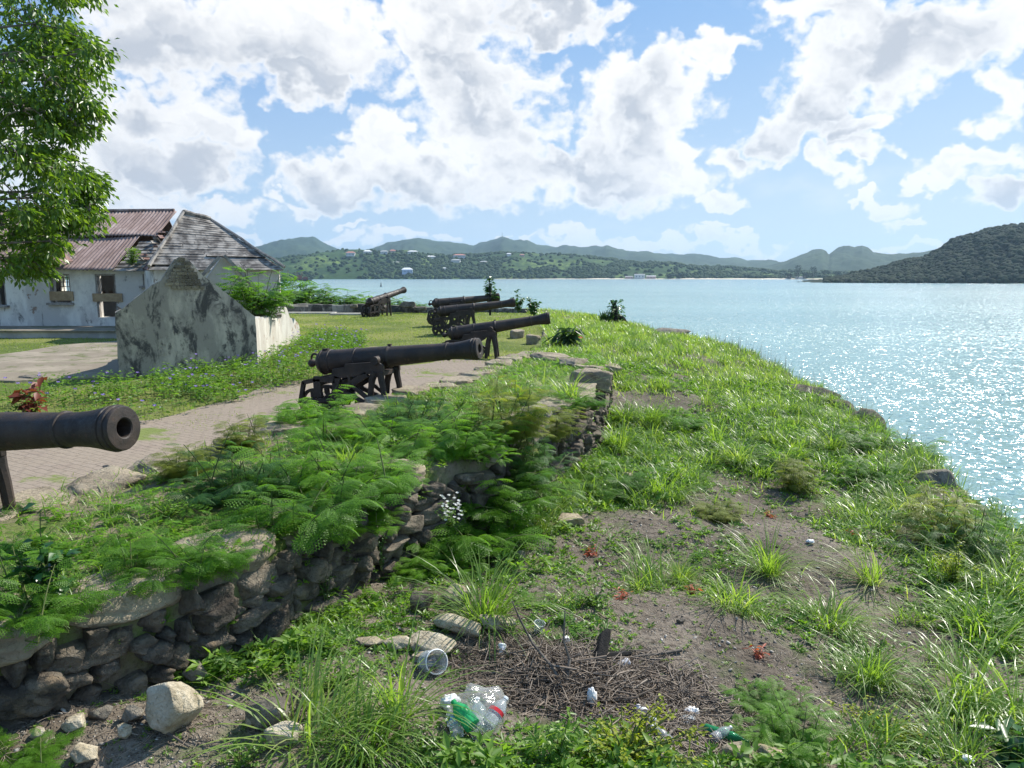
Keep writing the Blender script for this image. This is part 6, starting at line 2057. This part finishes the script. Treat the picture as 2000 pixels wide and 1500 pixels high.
# ---- litter
def plastic(name, col, trans=.6, rough=.15):
    m, N = material(name)
    p = N.node('ShaderNodeBsdfPrincipled')
    n = N.noise(opos(N), 30, 3)
    N.put(p.inputs['Base Color'], N.mix(n, col, tuple(min(1, c * 1.15) for c in col)))
    p.inputs['Roughness'].default_value = rough
    p.inputs['Transmission Weight'].default_value = trans
    p.inputs['IOR'].default_value = 1.2
    b = N.node('ShaderNodeBump'); b.inputs['Strength'].default_value = .5; b.inputs['Distance'].default_value = .01
    N.put(b.inputs['Height'], N.noise(opos(N), 35, 4)); N.t.links.new(b.outputs[0], p.inputs['Normal'])
    return finish(m, N, p.outputs[0])
M['clear'] = plastic('clear_plastic', (.72, .76, .78), .75); M['greenpet'] = plastic('green_plastic', (.05, .45, .16), .45); M['white'] = plastic('white_plastic', (.78, .78, .77), 0, .4)
M['redl'] = plastic('red_label', (.62, .04, .05), 0, .4); M['tin'] = flat('dull_tin', (.62, .62, .64), .35); M['greenglass'] = plastic('green_glass', (.03, .22, .09), .3, .08); M['bluelab'] = plastic('blue_label', (.25, .35, .62), 0, .4)
def bottle(name, u, v, L, r, mat, label, rz, pitch=.1, cap='white', band=None, dz=.0, crush=.85):
    q = on_ground(u, v)
    t = thing(name, label, 'bottle', (q[0], q[1], q[2] + r * .8 + dz), rz)
    Mx = Matrix.Rotation(-pitch, 3, 'Y') @ Matrix.Diagonal((1, 1, crush))
    mb = MB()
    mb.lathe([(0, 0), (0, r * .8), (L * .03, r), (L * .30, r * .97), (L * .34, r * .88), (L * .38, r * .97), (L * .62, r), (L * .78, r * .62), (L * .88, r * .32), (L * .95, r * .30), (L * .95, 0)], 20, 'X', Mx); mb.build('bottle_body', M[mat], t, smooth=True)
    mb = MB(); mb.lathe([(L * .93, r * .345), (L * .99, r * .345), (L, r * .3), (L, 0)], 14, 'X', Mx); mb.build('cap', M[cap], t, smooth=True)
    if band:
        mb = MB(); mb.lathe([(L * .42, r * 1.015), (L * .53, r * 1.02)], 20, 'X', Mx); mb.build('label_band', M[band], t, smooth=True)
    return t
def can(u, v, L, r, mat, label, rz, pitch, name='drink_can'):
    q = on_ground(u, v)
    t = thing(name, label, 'can', (q[0], q[1], q[2] + r * .9), rz)
    Mx = Matrix.Rotation(-pitch, 3, 'Y')
    mb = MB(); mb.lathe([(-L * .5, 0), (-L * .47, r * .8), (-L * .5, r * .84), (-L * .44, r), (L * .42, r), (L * .48, r * .84), (L * .5, r * .82)], 20, 'X', Mx); mb.build('can_body', M[mat], t, smooth=True, angle=25)
    mb = MB(); mb.lathe([(L * .5, r * .82), (L * .475, r * .78), (L * .475, 0)], 20, 'X', Mx); mb.build('lid', M['tin'], t)
    return t
# bag of bottles: clear film pulled tight round three bottles
q = on_ground(935, 1440)
bag = thing('plastic_bag', 'clear plastic bag stretched round bottles, lying below the twig heap', 'bag', (q[0], q[1], q[2] + .02))
bm = bmesh.new(); bmesh.ops.create_icosphere(bm, subdivisions=4, radius=1.0)
V = np.array([p_.co[:] for p_ in bm.verts]); F = np.array([[p_.index for p_ in f.verts] for f in bm.faces]); bm.free()
V = V * (1 + (fbm(V[:, 0] * 3 + V[:, 2], V[:, 1] * 3, 4, 5) - .5)[:, None] * .8) * np.array([.17, .13, .12]); V[:, 2] += .09; V[:, 0] *= 1 + V[:, 1] * 2.5; V[:, 2] += V[:, 1] * .35; V[:, 1] += .08
m, N = material('bag_film')
gl = N.node('ShaderNodeBsdfGlossy'); gl.inputs['Roughness'].default_value = .12
tp = N.node('ShaderNodeBsdfTransparent'); df = N.node('ShaderNodeBsdfTranslucent'); df.inputs[0].default_value = (.85, .85, .85, 1)
bb = N.node('ShaderNodeBump'); bb.inputs['Strength'].default_value = .9; bb.inputs['Distance'].default_value = .02; N.put(bb.inputs['Height'], N.noise(opos(N), 22, 5)); N.t.links.new(bb.outputs[0], gl.inputs['Normal'])
mx = N.node('ShaderNodeMixShader'); mx.inputs[0].default_value = .22; N.t.links.new(tp.outputs[0], mx.inputs[1]); N.t.links.new(df.outputs[0], mx.inputs[2])
mx2 = N.node('ShaderNodeMixShader'); mx2.inputs[0].default_value = .12; N.t.links.new(mx.outputs[0], mx2.inputs[1]); N.t.links.new(gl.outputs[0], mx2.inputs[2])
M['film'] = finish(m, N, mx2.outputs[0])
mesh_np('film', V, F, M['film'], bag, True)
bottle('plastic_bottle', 925, 1446, .22, .055, 'greenpet', 'green plastic bottle inside the clear bag', 2.3, .35, 'greenpet', None, .04)
bottle('plastic_bottle', 938, 1448, .22, .05, 'clear', 'cloudy plastic bottle in the middle of the clear bag', 1.7, .4, 'white', None, .03)
bottle('plastic_bottle', 950, 1446, .22, .052, 'clear', 'clear bottle with a red band at the right of the clear bag', .9, .45, 'white', 'redl', .05)
bottle('plastic_bottle', 895, 1448, .26, .04, 'clear', 'clear crushed bottle with a bluish band left of the clear bag', 1.9, .15, 'white', 'bluelab')
bottle('plastic_bottle', 1312, 1458, .17, .034, 'clear', 'small clear bottle lying askew in the twigs at the bottom', 2.3, .25, 'white')
bottle('plastic_bottle', 1392, 1452, .17, .036, 'clear', 'small clear bottle beside the green glass bottle', .5, .2, 'white')
bottle('glass_bottle', 1375, 1430, .30, .034, 'greenglass', 'long green glass bottle lying on the litter at lower right', -.45, -.05, 'greenglass', None, 0, 1)
can(980, 1278, .10, .032, 'white', 'white can tilted in the twig heap', 1.4, .9)
can(1217, 1306, .11, .034, 'tin', 'crumpled silver and white can right of the burnt stub', .5, .3)
can(1252, 1396, .10, .032, 'white', 'white can on its side in the lower twigs', -1.2, .25)
can(1274, 1420, .09, .025, 'white', 'little white pot beside the can in the lower twigs', 1.2, 1.1, 'plastic_pot')
q = on_ground(1052, 1238)
cup = thing('plastic_cup', 'clear plastic cup lying on the twigs below the weeds', 'cup', (q[0], q[1], q[2] + .045), .3)
Mx = Matrix.Rotation(.25, 3, 'X') @ Matrix.Rotation(.1, 3, 'Y')
mb = MB(); mb.lathe([(-.05, 0), (-.05, .032), (.055, .045), (.055, .043), (-.046, .030), (-.046, 0)], 20, 'Z', Mx); mb.build('cup_body', M['clear'], cup, smooth=True)
mb = MB(); mb.lathe([(.053, .045), (.058, .048), (.060, .045), (.056, .043)], 20, 'Z', Mx); mb.build('rim', M['white'], cup, smooth=True)
q = on_ground(843, 1312)
jug = thing('plastic_jug', 'ribbed clear plastic tub half hidden under the white flat rock', 'tub', (q[0], q[1], q[2] + .07), .4)
Mx = Matrix.Rotation(1.1, 3, 'X') @ Matrix.Rotation(.2, 3, 'Y')
pr = [(-.07, 0), (-.07, .075)]
for k in range(7):
    pr += [(-.06 + k * .02, .085), (-.05 + k * .02, .080)]
mb = MB(); mb.lathe(pr + [(.085, .085), (.085, .079), (-.06, .07), (-.06, 0)], 24, 'Z', Mx); mb.build('tub_wall', M['clear'], jug, smooth=True)
mb = MB(); mb.lathe([(.083, .085), (.09, .09), (.094, .085)], 24, 'Z', Mx); mb.build('rim', M['white'], jug, smooth=True)
def crumple(name, u, v, r, mat, label, cat, seed):
    q = on_ground(u, v)
    bm = bmesh.new(); bmesh.ops.create_icosphere(bm, subdivisions=3, radius=1.0)
    V = np.array([p_.co[:] for p_ in bm.verts]); F = np.array([[p_.index for p_ in f.verts] for f in bm.faces]); bm.free()
    rg = np.random.default_rng(seed)
    V = V * (1 + rg.uniform(-.35, .35, (len(V), 1))) * np.array(r); V[:, 2] -= V[:, 2].min()
    o = mesh_np(name, V, F, M[mat]); o.location = (q[0], q[1], q[2]); return tag(o, label, cat)
crumple('crumpled_paper', 880, 1392, (.06, .05, .05), 'white', 'crumpled white tissue at the upper left of the clear bag', 'paper', 1)
crumple('crumpled_paper', 1350, 1398, (.05, .03, .03), 'white', 'torn white paper scrap behind the green glass bottle', 'paper', 2)
crumple('crumpled_paper', 1340, 1412, (.06, .04, .02), 'clear', 'clear plastic scrap beside the torn paper', 'plastic scrap', 3)
crumple('crumpled_paper', 1155, 1385, (.03, .02, .07), 'white', 'pale rag strip hanging in the twigs', 'rag', 4)
crumple('crumpled_paper', 1582, 1062, (.05, .03, .02), 'white', 'small white scrap on the bare soil at right', 'plastic scrap', 5)
crumple('crumpled_paper', 1890, 1490, (.03, .03, .02), 'white', 'small white scrap at the bottom right', 'plastic scrap', 6)
crumple('crumpled_paper', 1105, 1258, (.03, .02, .03), 'white', 'little white scrap in the upper twigs', 'plastic scrap', 7)
